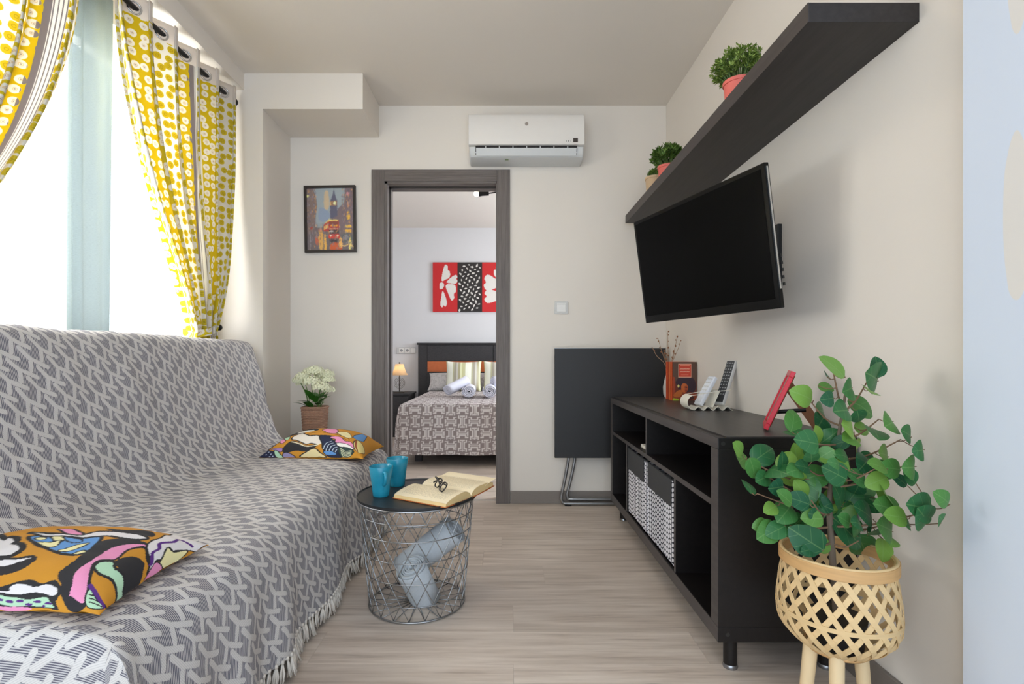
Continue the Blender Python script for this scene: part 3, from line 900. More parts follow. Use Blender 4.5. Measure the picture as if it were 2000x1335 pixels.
# rolled nose of the strip
nose = [(hx0 + .035 + .030 * math.cos(a), ZT + .034 + .032 * math.sin(a)) for a in np.linspace(1.5 * PI + .1, .55 * PI, 22)]
MB().prism(nose + [(x + (hx0 + .035 - x) * .06, z + (ZT + .034 - z) * .06) for x, z in reversed(nose)], hy - .045, hy + .045, 'y').build('rolled_nose', M_cream, t, smooth=30)
for sy in (-.040, .040):
    pts = spline([(hx0 + .03, hy + sy, ZT + .064), (hx0 + .075, hy + sy, ZT + .072), (hx0 + .125, hy + sy, ZT + .080), (hx1 - .005, hy + sy, ZT + .088)], 5)
    MB().tube(pts, .0016, 6).build('wire_rail', M_cream, t, smooth=True)
MB().obox((hx0 + .128, hy, ZT + .047), (.003, .088, .074), Matrix.Rotation(math.radians(24), 3, 'Y')).build('slat', M_cream, t, bevel=.001)
def remote(name, label, x, ang, L_, w_, d_, body, face, y, rows, btn, turn):
    rt = thing(name, label, 'remote control', (x, y, ZT + .019), (0, math.radians(ang), math.radians(turn)))
    rb = MB().box(-d_ / 2, d_ / 2, -w_ / 2, w_ / 2, 0, L_).build('body', body, rt, local=True, bevel=.006, seg=3)
    fp = MB().box(-d_ / 2 - .001, -d_ / 2 + .001, -w_ / 2 + .004, w_ / 2 - .004, .012, L_ - .006).build('face_plate', face, rt, local=True, bevel=.0005)
    proto = None
    for i in range(rows):
        for j in (-1, 0, 1):
            z = L_ - .016 - i * (L_ - .05) / rows
            if proto is None:
                proto = MB().box(-.0010, .0005, -.0030, .0030, -.0024, .0024).build('button', btn, rt, local=True); proto.location = (-d_ / 2 - .001, j * w_ * .27, z)
            else: piece(proto, 'button', rt, (-d_ / 2 - .001, j * w_ * .27, z))
M_wplast = plain('glossy_white_plastic', (228, 230, 236), .3, var=.02)
M_dplast = plain('dark_grey_plastic', (64, 64, 66), .45, var=.1)
M_gbtn = plain('pale_grey_button', (170, 170, 170), .5)
remote('remote_control', 'white air conditioner remote leaning in the cream stand', .842, 33, .145, .046, .019, M_wplast, M_wplast, hy, 5, M_switch, 16)
remote('remote_control', 'dark grey television remote with many small buttons in the stand', .935, 25, .212, .046, .020, M_switch, M_dplast, hy, 11, M_gbtn, 30)

# ------------------------------------------------------------------ red photo frame with strut
M_red = plain('red_lacquer', (206, 22, 50), .3, var=.04)
M_mdf = plain('brown_fibreboard', (112, 70, 42), .8, var=.12, nscale=120)
fr = thing('photo_frame', 'red lacquered photo frame seen edge-on, propped on a brown strut', 'photo frame', (.800, 1.590, ZT + .003), (0, 0, math.atan2(1.590, .800) + math.radians(1.8)))
# local x runs away from the viewer along the sight line, local -y is to the right
tl = math.radians(23)
R3 = Matrix.Rotation(tl, 3, 'X')
def slab(x0, x1, z0, z1, y0, y1):
    m = MB().box(x0, x1, y0, y1, z0, z1); m.xf(Matrix.Rotation(tl, 4, 'X')); return m
hh, ww = .192, .135
M = MB()
for a in ((0, ww, 0, .018), (0, ww, hh - .018, hh), (0, .018, .018, hh - .018), (ww - .018, ww, .018, hh - .018)):
    s = slab(a[0], a[1], a[2], a[3], -.006, .007); M.add(s.v, s.f)
M.v = [(p[0], p[1], p[2] + .004) for p in M.v]
M.build('frame', M_red, fr, local=True, bevel=.0015)
s = slab(.016, ww - .016, .016, hh - .016, .0005, .002); s.v = [(p[0], p[1], p[2] + .004) for p in s.v]; s.build('picture', plain('dull_photo', (150, 128, 118), .5, var=.4, nscale=18), fr, local=True)
s = slab(.010, ww - .010, .010, hh - .010, -.009, -.006); s.v = [(p[0], p[1], p[2] + .004) for p in s.v]; s.build('backboard', M_mdf, fr, local=True)
# strut
p0 = Vector((ww / 2, -.062, .140)); p1 = Vector((ww / 2, -.150, .004))
d_ = (p1 - p0); an = math.atan2(-d_.y, -d_.z)
MB().obox((p0 + p1) / 2, (.006, .030, d_.length), Matrix.Rotation(-an, 3, 'X')).build('strut', M_mdf, fr, local=True)
MB().tube([(ww / 2, -.028, .052), (ww / 2, -.112, .062)], .0065, 8).build('strut_link', M_iron, fr, local=True)

# ------------------------------------------------------------------ folded table against the back wall
M_ftop = plain('black_table_board', (36, 35, 36), .5, var=.1, nscale=60, bump=.03)
M_tube = plain('grey_steel_tube', (158, 158, 158), .32, .85)
t = thing('folding_table', 'folded square black table with grey tube legs leaning on the back wall', 'folding table', (.65, 3.19, 0))
m = MB().box(.309, .989, 3.185, 3.207, .303, .973); m.build('board', M_ftop, t, bevel=.002)
MB().box(.307, .991, 3.188, 3.204, .973, .9765).build('edge_strip', M_tube, t)
for dx, dz, yy in ((0, 0, 3.222), (.042, .022, 3.240)):
    pts = [(.40 + dx, yy, .52), (.40 + dx, yy, .33), (.385 + dx, yy, .22), (.358 + dx, yy, .085 + dz), (.352 + dx * .9, yy, .045 + dz), (.365 + dx * .8, yy, .022 + dz), (.40 + dx * .6, yy, .0145 + dz), (.70, yy, .0145 + dz), (.87 - dx, yy, .0145 + dz), (.90 - dx, yy, .030 + dz), (.905 - dx, yy, .06 + dz), (.86 - dx, yy, .33), (.86 - dx, yy, .52)]
    MB().tube(spline(pts, 4), .0105, 10).build('tube_leg', M_tube, t, smooth=True)
for xx in (.395, .86): bx(xx - .02, xx + .02, 3.212, 3.232, 0, .005).build('rubber_foot', M_slot, t)

# ================================================================== television on its wall arm
M_screen = plain('black_glass_screen', (5, 5, 5), .3, var=.1, spec=.06)
M_bezel = plain('black_gloss_bezel', (12, 12, 12), .25, var=.05, spec=.2)
M_dark = plain('matte_black_plastic', (24, 24, 25), .5)
tv = thing('television', 'black flat television tilted down on the right wall', 'television', (.706, 1.938, 1.29), (.142, 0, -1.268))
TW, TH = .74, .445
MB().box(-TW / 2, TW / 2, 0, .018, -TH / 2, TH / 2).build('bezel', M_bezel, tv, local=True, bevel=.003)
MB().box(-TW / 2 + .016, TW / 2 - .016, -.0012, .001, -TH / 2 + .030, TH / 2 - .016).build('screen', M_screen, tv, local=True)
MB().prism([(-TW / 2 + .004, .018), (TW / 2 - .004, .018), (TW / 2 - .06, .026), (TW / 2 - .20, .048), (-TW / 2 + .20, .048), (-TW / 2 + .06, .026)], -TH / 2 + .006, TH / 2 - .006, 'z').build('back_shell', M_dark, tv, local=True, bevel=.003)
for sx in (-1, 1):
    MB().box(sx * (TW / 2 + .0005) - .0012, sx * (TW / 2 + .0005) + .0012, .006, .012, -TH / 2 + .06, TH / 2 - .012).build('side_trim', M_chrome, tv, local=True)
for k in range(5): MB().box(TW / 2 - .0005, TW / 2 + .0025, .020, .027, -.155 + k * .022, -.145 + k * .022).build('side_button', M_dark, tv, local=True)
Rt = Matrix.Translation((.706, 1.938, 1.29)) @ Euler((.142, 0, -1.268)).to_matrix().to_4x4()
pb = Rt @ Vector((0, .052, 0))
t = thing('wall_mount', 'black swivel wall mount behind the television', 'wall mount', (XR, 1.95, 1.2))
bx(XR - .016, XR, 1.91, 2.01, 1.17, 1.41).build('wall_plate', M_dark, t, bevel=.002)
MB().tube([(XR - .016, 1.96, 1.29), (XR - .07, 1.99, 1.29), (pb.x + .03, pb.y + .01, pb.z), tuple(pb)], .016, 10).build('arm', M_dark, t, smooth=40)
mm = MB().box(-.07, .07, .048, .053, -.07, .07); mm.xf(Rt); mm.build('back_plate', M_dark, t)

# ================================================================== floating shelf
M_shelf = black_wood('black_shelf_foil', (40, 36, 35), (54, 49, 48), .5)
M_shelfe = black_wood('black_shelf_edge', (58, 51, 49), (74, 66, 63), .5)
SHX, SHY0, SHY1, SHZ0, SHZ1 = .746, 1.278, 3.205, 1.743, 1.791
t = thing('floating_shelf', 'long black floating shelf above the television', 'shelf', (.88, 2.24, SHZ0))
bx(SHX + .002, XR, SHY0, SHY1, SHZ0, SHZ1).build('board', M_shelf, t, bevel=.001)
bx(SHX, SHX + .002, SHY0, SHY1, SHZ0, SHZ1).build('front_edge', M_shelfe, t)

# ================================================================== air conditioner
M_ac = plain('white_ac_shell', (236, 231, 225), .3, var=.015)
M_acg = plain('pale_grey_ac_base', (205, 206, 205), .4, var=.02)
ax0, ax1 = -.215, .482
YA = YB - .162
t = thing('air_conditioner', 'white split air conditioner mounted above the doorway', 'air conditioner', (.13, YB, 2.118))
pf = [(YB, 2.392), (YB - .09, 2.392), (YB - .138, 2.385), (YB - .156, 2.355), (YA, 2.28), (YA, 2.194), (YB - .14, 2.190), (YB, 2.190)]
MB().prism(pf, ax0, ax1, 'x').build('front_panel', M_ac, t, smooth=30, bevel=.003)
pl = [(YB, 2.1895), (YB - .150, 2.1895), (YB - .156, 2.180), (YB - .152, 2.150), (YB - .135, 2.127), (YB - .11, 2.118), (YB, 2.116)]
MB().prism(pl, ax0 + .003, ax1 - .003, 'x').build('lower_body', M_acg, t, smooth=30, bevel=.010, seg=3)
sl = [(YB - .1575, 2.187), (YB - .158, 2.165), (YB - .146, 2.138), (YB - .12, 2.14), (YB - .12, 2.187)]
MB().prism(sl, ax0 + .042, ax1 - .045, 'x').build('outlet_slot', M_slot, t)
fl = [(YB - .166, 2.172), (YB - .149, 2.130), (YB - .145, 2.131), (YB - .162, 2.173)]
MB().prism(fl, ax0 + .046, ax1 - .049, 'x').build('flap', M_acg, t)
for k in range(7):
    xx = ax0 + .10 + k * .082
    bx(xx, xx + .006, YB - .160, YB - .15, 2.172, 2.186).build('vane', M_acg, t)
bx(.413, .441, YA - .002, YA + .002, 2.206, 2.232).build('display', plain('smoked_display', (74, 66, 60), .3), t)
for k in range(3): bx(.370 + k * .014, .3725 + k * .014, YA - .0015, YA + .001, 2.209, 2.219).build('indicator', M_dark, t)
MB().tube([(.134, YB - .160, 2.318), (.134, YB - .1635, 2.318)], .010, 16).build('emblem', plain('grey_emblem', (150, 140, 132), .4), t, smooth=40)
MB().box(.005, .025, YB - .122, YB - .114, 2.1165, 2.1185).build('green_mark', plain('green_dot', (112, 140, 70), .5), t)

# ================================================================== framed painting in the alcove
Mpf = plain('dark_frame_wood', (44, 36, 32), .4, var=.15, nscale=40)
fx0, fx1, fz0, fz1 = -1.255, -.932, 1.577, 1.996
t = thing('framed_painting', 'small framed painting of a red double-decker bus on a rainy evening street', 'painting', ((fx0 + fx1) / 2, YB, (fz0 + fz1) / 2), (0, math.radians(-.9), 0))
w2, h2 = (fx1 - fx0) / 2, (fz1 - fz0) / 2; fw = .0155
for a in ((-w2, w2, -h2, -h2 + fw), (-w2, w2, h2 - fw, h2), (-w2, -w2 + fw, -h2 + fw, h2 - fw), (w2 - fw, w2, -h2 + fw, h2 - fw)):
    MB().box(a[0], a[1], -.022, -.0005, a[2], a[3]).build('frame_bar', Mpf, t, local=True, bevel=.001)
nu, nv = 210, 280
P = np.array([(i / nu, j / nv) for i in range(nu + 1) for j in range(nv + 1)])
sh = [('poly', [(0, .35), (1, .35), (1, 1), (0, 1)], (142, 150, 152)),
      ('blob', [(.2, .45), (.15, .9), (.3, 1), (.75, 1), (.7, .6), (.5, .5)], (148, 156, 160)),
      ('blob', [(.38, .66), (.38, .92), (.46, .95), (.48, .7)], (190, 168, 136)),
      ('blob', [(.25, .5), (.27, .68), (.4, .66), (.5, .56), (.4, .46)], (134, 146, 166)),
      ('poly', [(0, 0), (1, 0), (1, .40), (.78, .42), (.6, .48), (.45, .46), (.3, .36), (0, .4)], (112, 100, 100)),
      ('poly', [(.44, .46), (.62, .58), (.68, .68), (.8, .76), (.82, 1), (1, 1), (1, .3), (.6, .34)], (116, 100, 104)),
      ('blob', [(0, .3), (0, 1), (.12, 1), (.2, .85), (.22, .7), (.19, .55), (.16, .35)], (124, 106, 100)),
      ('poly', [(.50, .5), (.50, .78), (.545, .86), (.57, .93), (.585, 1), (.60, .93), (.625, .86), (.655, .8), (.655, .55)], (92, 90, 108)),
      ('poly', [(.515, .72), (.515, .79), (.65, .8), (.65, .72)], (150, 112, 84)),
      ('blob', [(.57, .755), (.585, .785), (.615, .785), (.63, .755), (.6, .73)], (248, 232, 170)),
      ('poly', [(.50, .72), (.50, .78), (.52, .78), (.52, .72)], (216, 172, 100)),
      ('blob', [(.86, .88), (.86, .93), (.92, .93), (.92, .88)], (186, 128, 130)), ('blob', [(.875, .70), (.87, .77), (.91, .77), (.905, .70)], (196, 140, 100)),
      ('blob', [(.86, .50), (.86, .61), (.92, .61), (.92, .50)], (232, 172, 66)), ('poly', [(.82, .36), (.82, .40), (.95, .40), (.95, .36)], (236, 178, 72)), ('poly', [(.82, .28), (.82, .33), (.95, .33), (.95, .28)], (232, 170, 66)),
      ('blob', [(.0, .86), (.0, .89), (.04, .89), (.05, .87), (.03, .85)], (240, 214, 140)),
      # bus
      ('poly', [(.35, .30), (.36, .42), (.47, .49), (.68, .485), (.69, .33), (.62, .30)], (176, 60, 50)),
      ('poly', [(.36, .42), (.47, .495), (.68, .49), (.66, .47), (.48, .47)], (236, 196, 110)),
      ('poly', [(.36, .33), (.36, .38), (.46, .43), (.46, .36)], (220, 168, 96)), ('poly', [(.48, .41), (.48, .465), (.66, .465), (.67, .41)], (128, 70, 60)),
      ('poly', [(.50, .38), (.50, .405), (.66, .405), (.66, .38)], (226, 158, 60)), ('poly', [(.47, .335), (.47, .35), (.69, .35), (.69, .335)], (226, 150, 120)),
      ('poly', [(.47, .26), (.47, .33), (.68, .33), (.68, .26)], (72, 60, 64)), ('poly', [(.48, .29), (.48, .31), (.56, .31), (.56, .29)], (196, 190, 188)),
      ('blob', [(.47, .19), (.47, .25), (.58, .255), (.68, .25), (.69, .19), (.58, .18)], (206, 62, 44)),
      ('blob', [(.49, .22), (.49, .24), (.52, .24), (.52, .22)], (250, 236, 200)), ('blob', [(.64, .22), (.64, .24), (.67, .24), (.67, .22)], (250, 236, 200)),
      ('poly', [(.48, .12), (.48, .18), (.68, .18), (.68, .12)], (66, 60, 62)),
      # car, figures and wet reflections
      ('blob', [(.72, .20), (.76, .25), (.88, .27), (.97, .24), (.97, .12), (.74, .12)], (96, 96, 96)), ('blob', [(.76, .17), (.8, .24), (.87, .24), (.87, .17)], (130, 128, 130)),
      ('blob', [(.26, .02), (.25, .2), (.27, .3), (.32, .31), (.34, .2), (.33, .02)], (206, 160, 88)), ('blob', [(.18, .1), (.18, .22), (.23, .24), (.24, .1)], (186, 96, 70)),
      ('blob', [(.36, .0), (.36, .2), (.39, .26), (.41, .1), (.41, .0)], (222, 168, 80)), ('blob', [(.5, .0), (.5, .09), (.6, .12), (.73, .09), (.73, .0)], (196, 92, 52)),
      ('blob', [(.69, .03), (.68, .16), (.73, .2), (.76, .08)], (234, 168, 96)), ('blob', [(.90, 0), (.89, .13), (.93, .2), (.95, .05)], (238, 206, 120)),
      ('blob', [(.28, .30), (.26, .33), (.29, .35), (.32, .33)], (206, 130, 110)), ('blob', [(.08, .33), (.07, .37), (.12, .38), (.13, .34)], (156, 74, 62)),
      ('line', [(.72, .09), (.8, .06), (.9, .09), (1, .04)], (220, 186, 120), .008), ('line', [(.06, 0), (.07, .2), (.05, .3)], (150, 140, 140), .006)]
# shimmering brush strokes in the wet street
rr = random.Random(12)
for k in range(420):
    x = rr.random(); y = rr.uniform(0, .42) if k < 210 else rr.uniform(.42, 1.0)
    if k >= 210: x = x * .2 if k % 2 else .75 + .25 * x
    cc = rr.choice([(206, 150, 84), (150, 106, 90), (126, 114, 126), (150, 124, 104), (100, 90, 98), (134, 126, 128), (112, 96, 96), (140, 128, 132)])
    sh.append(('seg', [(x, y), (x + rr.uniform(-.01, .01), y + rr.uniform(.01, .035))], cc, rr.uniform(.004, .008)))
MB().grid(lambda a, c: (-w2 + fw + (2 * w2 - 2 * fw) * a, -.012, -h2 + fw + (2 * h2 - 2 * fw) * c), nu, nv).build('canvas', print_mat('oil_on_canvas', .6, .15, 300), t, local=True, normals=False, colors=np.minimum(1, paint(P + rng.normal(0, .007, P.shape), (120, 110, 110), sh) * 1.4))

# ================================================================== cushions
def cushion(label, cx_, cy_, a, b_, rz, zbot, thick, shapes, pmap, base, nu=300, nv=240):
    th = thing('scatter_cushion', label, 'cushion', (cx_, cy_, zbot), (0, 0, rz), group='patterned cushions on the sofa')
    def surf(up):
        def fn(i, j):
            u, v = math.sin((2 * i - 1) * PI / 2), math.sin((2 * j - 1) * PI / 2)
            x = a * u * (1 - .07 * (1 - v * v) ** 1.0 * abs(u)); y = b_ * v * (1 - .09 * (1 - u * u) * abs(v))
            h = (max(0, 1 - abs(u) ** 2.6) * max(0, 1 - abs(v) ** 2.6)) ** .55
            h *= 1 + .10 * vnoise(u * 2.5 + 7 + cx_ * 3, v * 2.5)
            z = thick * .10 + (thick * .90 * h if up else -thick * .10 * min(1, h * 1.6))
            z += .004 * vnoise(u * 7, v * 7) * (1 if up else 0)
            return (x, y, z)
        return fn
    top = MB().grid(surf(True), nu, nv)
    Wm = W(th)
    if pmap == 'plane':
        P = np.array([(a * (2 * i / nu - 1), b_ * (2 * j / nv - 1)) for i in range(nu + 1) for j in range(nv + 1)])
    else:
        P = np.array([(2 * i / nu - 1, 2 * j / nv - 1) for i in range(nu + 1) for j in range(nv + 1)])
    C = paint(P, base, shapes)
    top.build('printed_cover', M_cprint, th, smooth=True, local=True, normals=False, colors=C)
    nb = 60
    bot = MB().grid(surf(False), nb, nb); bot.build('underside', plain('ochre_cotton', base, .85), th, smooth=True, local=True, normals=False)
    return th
M_cprint = print_mat('painterly_cotton_print', .8, .08, 700)
OCH, BLK, PNK, MNT, WHT, BLU, CRM, PUR = (204, 140, 34), (36, 34, 38), (234, 148, 188), (180, 216, 182), (230, 224, 224), (96, 148, 206), (240, 230, 172), (86, 34, 124)
# --- print of the near cushion, drawn on the cloth
def arcs(t): return math.asin(t) / (PI / 2) if abs(t) <= 1 else math.copysign(1 + (abs(t) - 1) * .8, t)
NCX, NCY, NCA, NCB, NCT = -.965, 1.102, .242, .172, .090
def cn(pts):
    """outline drawn on the photographed cushion, laid onto the cushion's own top surface"""
    out = []
    for x, y in pts:
        px, py = x / 4.762, 1010 + y / 4.762
        z = .53
        for _ in range(14):
            Y = (CAM_H - z) * F_PX / (py - 697); X = (px - 985) * Y / F_PX
            u0 = (X - NCX) / NCA; v0 = (Y - NCY) / NCB; u1, v1 = u0, v0
            for _k in range(3):
                u1 = u0 / (1 - .07 * max(0, 1 - v1 * v1) * min(1, abs(u1))); v1 = v0 / (1 - .09 * max(0, 1 - u1 * u1) * min(1, abs(v1)))
            u = min(1, abs(u1)); v = min(1, abs(v1))
            zn = .452 + NCT * (.10 + .90 * (max(0, 1 - u ** 2.6) * max(0, 1 - v ** 2.6)) ** .55)
            z += .5 * (zn - z)
        out.append((NCA * arcs(u1), NCB * arcs(v1)))
    return out
o1 = .0042
def cb(pts):
    """bands along the rounded front edge of the cushion, spread evenly down to the seam"""
    v_top = cn([(250, 560)])[0][1]
    return [(cn([(x, min(y, 690))])[0][0], v_top + (-NCB - v_top) * (y - 560) / 320.0) for x, y in pts]
S1 = [('blob', cn([(0, 190), (70, 190), (125, 195), (140, 232), (112, 248), (170, 265), (190, 292), (150, 330), (95, 356), (0, 362), (-200, 330), (-220, 220)]), WHT, .0065),
      ('blob', cn([(-100, 372), (0, 368), (150, 378), (290, 352), (348, 366), (270, 430), (150, 490), (0, 525), (-160, 520)]), BLK),
      ('blob', cn([(-100, 400), (0, 397), (150, 392), (285, 374), (190, 406), (80, 436), (0, 445), (-100, 450)]), WHT),
      ('blob', cn([(280, 200), (330, 186), (420, 172), (600, 170), (760, 180), (900, 175), (932, 200), (880, 250), (820, 300), (750, 335), (640, 330), (540, 310), (440, 275), (350, 250)]), BLU, o1),
      ('blob', cn([(480, 182), (580, 186), (592, 212), (520, 226), (490, 205)]), CRM, .002), ('blob', cn([(350, 238), (480, 232), (560, 216), (520, 256), (440, 266)]), CRM, .002),
      ('blob', cn([(540, 298), (640, 272), (740, 242), (824, 230), (760, 266), (640, 302)]), CRM, .002), ('blob', cn([(690, 325), (780, 300), (792, 318), (730, 335)]), CRM, .002), ('blob', cn([(330, 200), (400, 190), (430, 205), (360, 215)]), CRM, .002),
      ('blob', cn([(600, 180), (700, 185), (760, 215), (690, 225), (620, 210)]), BLU, .002),
      ('blob', cn([(280, 152), (420, 160), (600, 160), (760, 172), (900, 140), (1050, 138), (1250, 165), (1370, 205), (1300, 212), (1150, 196), (1000, 172), (900, 178), (760, 190), (600, 176), (400, 176)]), WHT, o1),
      ('blob', cn([(550, 118), (640, 110), (720, 130), (772, 164), (700, 165), (600, 145)]), PNK, .003),
      ('blob', cn([(980, 108), (1150, 118), (1350, 125), (1442, 160), (1420, 186), (1340, 186), (1200, 150), (1050, 130)]), BLK),
      ('blob', cb([(0, 640), (120, 605), (300, 565), (400, 590), (540, 548), (600, 640), (560, 760), (600, 850), (400, 845), (0, 835), (-200, 800), (-200, 660)]), BLK),
      ('blob', cb([(-150, 690), (0, 680), (100, 640), (180, 612), (330, 626), (450, 594), (546, 620), (540, 680), (500, 706), (380, 690), (260, 680), (120, 704), (0, 702)]), WHT),
      ('blob', cb([(-150, 730), (0, 730), (100, 735), (230, 752), (400, 724), (500, 770), (552, 828), (400, 832), (250, 820), (100, 820), (-100, 800)]), MNT)]
for (x, y) in ((40, 775), (140, 768), (240, 805), (320, 775), (420, 822), (482, 790), (-60, 770)):
    S1.append(('blob', cb([(x - 42, y), (x - 15, y - 14), (x + 34, y - 10), (x + 40, y + 8), (x, y + 14)]), PUR))
S1 += [('blob', cb([(-100, 850), (60, 826), (180, 830), (280, 852), (200, 884), (-50, 884)]), PNK),
       ('blob', cn([(1400, 272), (1250, 212), (1080, 203), (940, 225), (830, 285), (760, 350), (640, 430), (552, 500), (540, 560), (572, 640), (520, 712), (560, 800), (680, 832), (812, 820), (840, 650), (860, 500), (900, 410), (1100, 390), (1200, 290)]), BLK),
       ('blob', cn([(1400, 282), (1250, 250), (1100, 266), (980, 310), (880, 390), (760, 460), (690, 540), (670, 640), (640, 760), (660, 810), (760, 815), (790, 760), (810, 640), (830, 520), (870, 430), (960, 395), (1080, 385), (1150, 340), (1220, 290)]), PNK),
       ('blob', cn([(850, 640), (862, 520), (900, 425), (1080, 398), (1200, 305), (1340, 292), (1366, 400), (1390, 560), (1320, 630), (1110, 830), (1000, 845), (940, 770)]), OCH, o1),
       ('blob', cn([(830, 670), (900, 770), (962, 840), (820, 840)]), MNT, .003)]
for k in range(3): S1.append(('line', cn([(830, 715 + 38 * k), (880, 730 + 36 * k), (950, 780 + 26 * k)]), BLK, .0016))
S1 += [('line', cn([(840, 640), (890, 700), (930, 770), (970, 840)]), PUR, .0045),
       ('blob', cn([(1055, 430), (1130, 382), (1250, 366), (1340, 420), (1332, 500), (1300, 580), (1290, 650), (1180, 725), (1140, 650), (1160, 560), (1110, 490)]), BLK),
       ('blob', cn([(880, 470), (930, 426), (1050, 422), (1060, 480), (1140, 540), (1152, 620), (1142, 680), (1192, 740), (1140, 782), (1090, 700), (1070, 610), (1030, 560), (930, 520)]), MNT, o1),
       ('blob', cn([(1370, 300), (1400, 240), (1500, 200), (1580, 165), (1700, 170), (1920, 225), (1860, 295), (1770, 325), (1680, 300), (1600, 320), (1540, 370), (1480, 390), (1450, 470), (1376, 548), (1400, 420)]), WHT, .0035),
       ('line', cn([(1400, 500), (1410, 420), (1420, 340), (1480, 300), (1490, 250), (1620, 235), (1660, 205), (1720, 220), (1790, 270)]), PUR, .0036),
       ('blob', cn([(1455, 470), (1490, 395), (1560, 372), (1620, 322), (1745, 335), (1640, 400), (1540, 432)]), CRM, .003),
       ('blob', cn([(1380, 610), (1440, 482), (1525, 450), (1510, 520)]), PNK, .002)]
cushion('ochre cushion with bold pink and black swirls, nearest the viewer on the sofa', NCX, NCY, NCA, NCB, 0, .452, NCT, S1, 'plane', OCH)
# --- print of the far cushion
def cf(pts):
    out = []
    for x, y in pts:
        h = max(0.0, (1262 - y) / 357.0)
        v = -1 + 1.16 * (1 - math.acos(h) * 2 / PI) if h < 1 else .16 + (h - 1) * 2.0
        out.append((arcs((x - 660) / 690.0), v))
    return out
S2 = [('blob', cf([(-40, 990), (60, 955), (130, 968), (152, 1020), (60, 1100), (150, 1160), (215, 1255), (120, 1270), (-40, 1220)]), (28, 32, 62), .012),
      ('blob', cf([(110, 968), (170, 978), (242, 1030), (222, 1062), (170, 1032)]), PNK, .012), ('blob', cf([(150, 950), (230, 960), (280, 1010), (240, 1020)]), MNT, .01),
      ('blob', cf([(80, 1098), (180, 1108), (255, 1130), (245, 1172), (150, 1130)]), (170, 130, 190), .01),
      ('blob', cf([(150, 1140), (200, 1160), (270, 1230), (390, 1258), (220, 1262)]), MNT, .012),
      ('blob', cf([(262, 1120), (330, 1050), (420, 1060), (560, 1105), (720, 1090), (640, 1165), (560, 1182), (440, 1172), (330, 1196), (270, 1176)]), BLK),
      ('blob', cf([(318, 985), (400, 950), (480, 980), (560, 1002), (680, 1000), (740, 1050), (800, 1056), (720, 1088), (620, 1078), (560, 1090), (480, 1066), (400, 1040), (332, 1022)]), (232, 222, 208), .018),
      ('line', cf([(350, 1060), (450, 1085), (560, 1115), (680, 1105), (790, 1062)]), (236, 224, 190), .012),
      ('blob', cf([(280, 1200), (340, 1196), (440, 1258), (300, 1258)]), (150, 140, 180), .012), ('blob', cf([(520, 1250), (580, 1190), (680, 1146), (760, 1200), (840, 1250)]), (232, 214, 160), .016),
      ('blob', cf([(700, 1000), (800, 972), (880, 1030), (985, 1080), (1030, 1180), (1050, 1250), (900, 1245), (800, 1150), (770, 1080)]), (24, 34, 66), .014)]
for k in range(5): S2.append(('line', cf([(800 + 40 * k, 1150 + 14 * k), (820 + 40 * k, 1080 + 18 * k), (880 + 34 * k, 1050 + 22 * k)]), (190, 204, 214), .006))
for (x, y) in ((20, 1010), (60, 1000), (10, 1060), (50, 1050), (30, 1110), (80, 1150), (60, 1190), (120, 1190), (150, 1230), (110, 1235)):
    S2.append(('blob', cf([(x - 11, y), (x, y - 9), (x + 11, y), (x, y + 9)]), (190, 198, 220)))
S2 += [('blob', cf([(810, 1180), (900, 1170), (980, 1200), (960, 1220), (850, 1215)]), BLU, .01),
       ('blob', cf([(840, 1002), (960, 988), (1060, 1030), (1150, 1030), (1205, 1090), (960, 1068), (930, 1030)]), PNK, .012), ('blob', cf([(960, 1075), (1080, 1065), (1210, 1105), (1040, 1115)]), (240, 236, 226), .012),
       ('blob', cf([(1000, 1130), (1090, 1110), (1215, 1130), (1160, 1230), (1050, 1240)]), (36, 60, 54), .01)]
for k in range(5): S2.append(('line', cf([(1030 + 8 * k, 1130 + 24 * k), (1100, 1160 + 20 * k), (1180, 1135 + 18 * k)]), (222, 226, 186), .007))
S2 += [('blob', cf([(1180, 1000), (1240, 960), (1340, 1010), (1300, 1110), (1220, 1090)]), (232, 214, 140), .014), ('line', cf([(1200, 980), (1220, 1040), (1260, 1100)]), (150, 76, 40), .02),
       ('blob', cf([(100, 950), (300, 905), (480, 905), (600, 930), (420, 950), (250, 962)]), BLK), ('blob', cf([(300, 930), (420, 915), (560, 935), (430, 945)]), (226, 222, 210)),
       ('blob', cf([(520, 985), (650, 955), (820, 960), (1060, 985), (1100, 1010), (860, 985), (640, 992)]), (206, 140, 40), .01),
       ('blob', cf([(640, 915), (760, 905), (880, 930), (860, 950), (740, 945)]), PNK, .01), ('blob', cf([(880, 930), (1000, 920), (1120, 960), (1060, 985), (930, 955)]), (236, 224, 170), .012),
       ('blob', cf([(200, 860), (420, 800), (560, 840), (480, 885), (300, 890)]), MNT, .014), ('blob', cf([(700, 880), (860, 820), (1080, 850), (1000, 900), (820, 905)]), BLK), ('blob', cf([(1120, 930), (1200, 880), (1260, 930), (1180, 960)]), BLU, .01)]
cushion('ochre and navy patterned cushion lying at the far end of the sofa', -.878, 2.545, .245, .165, math.radians(-3), .446, .118, S2, 'uv', OCH)

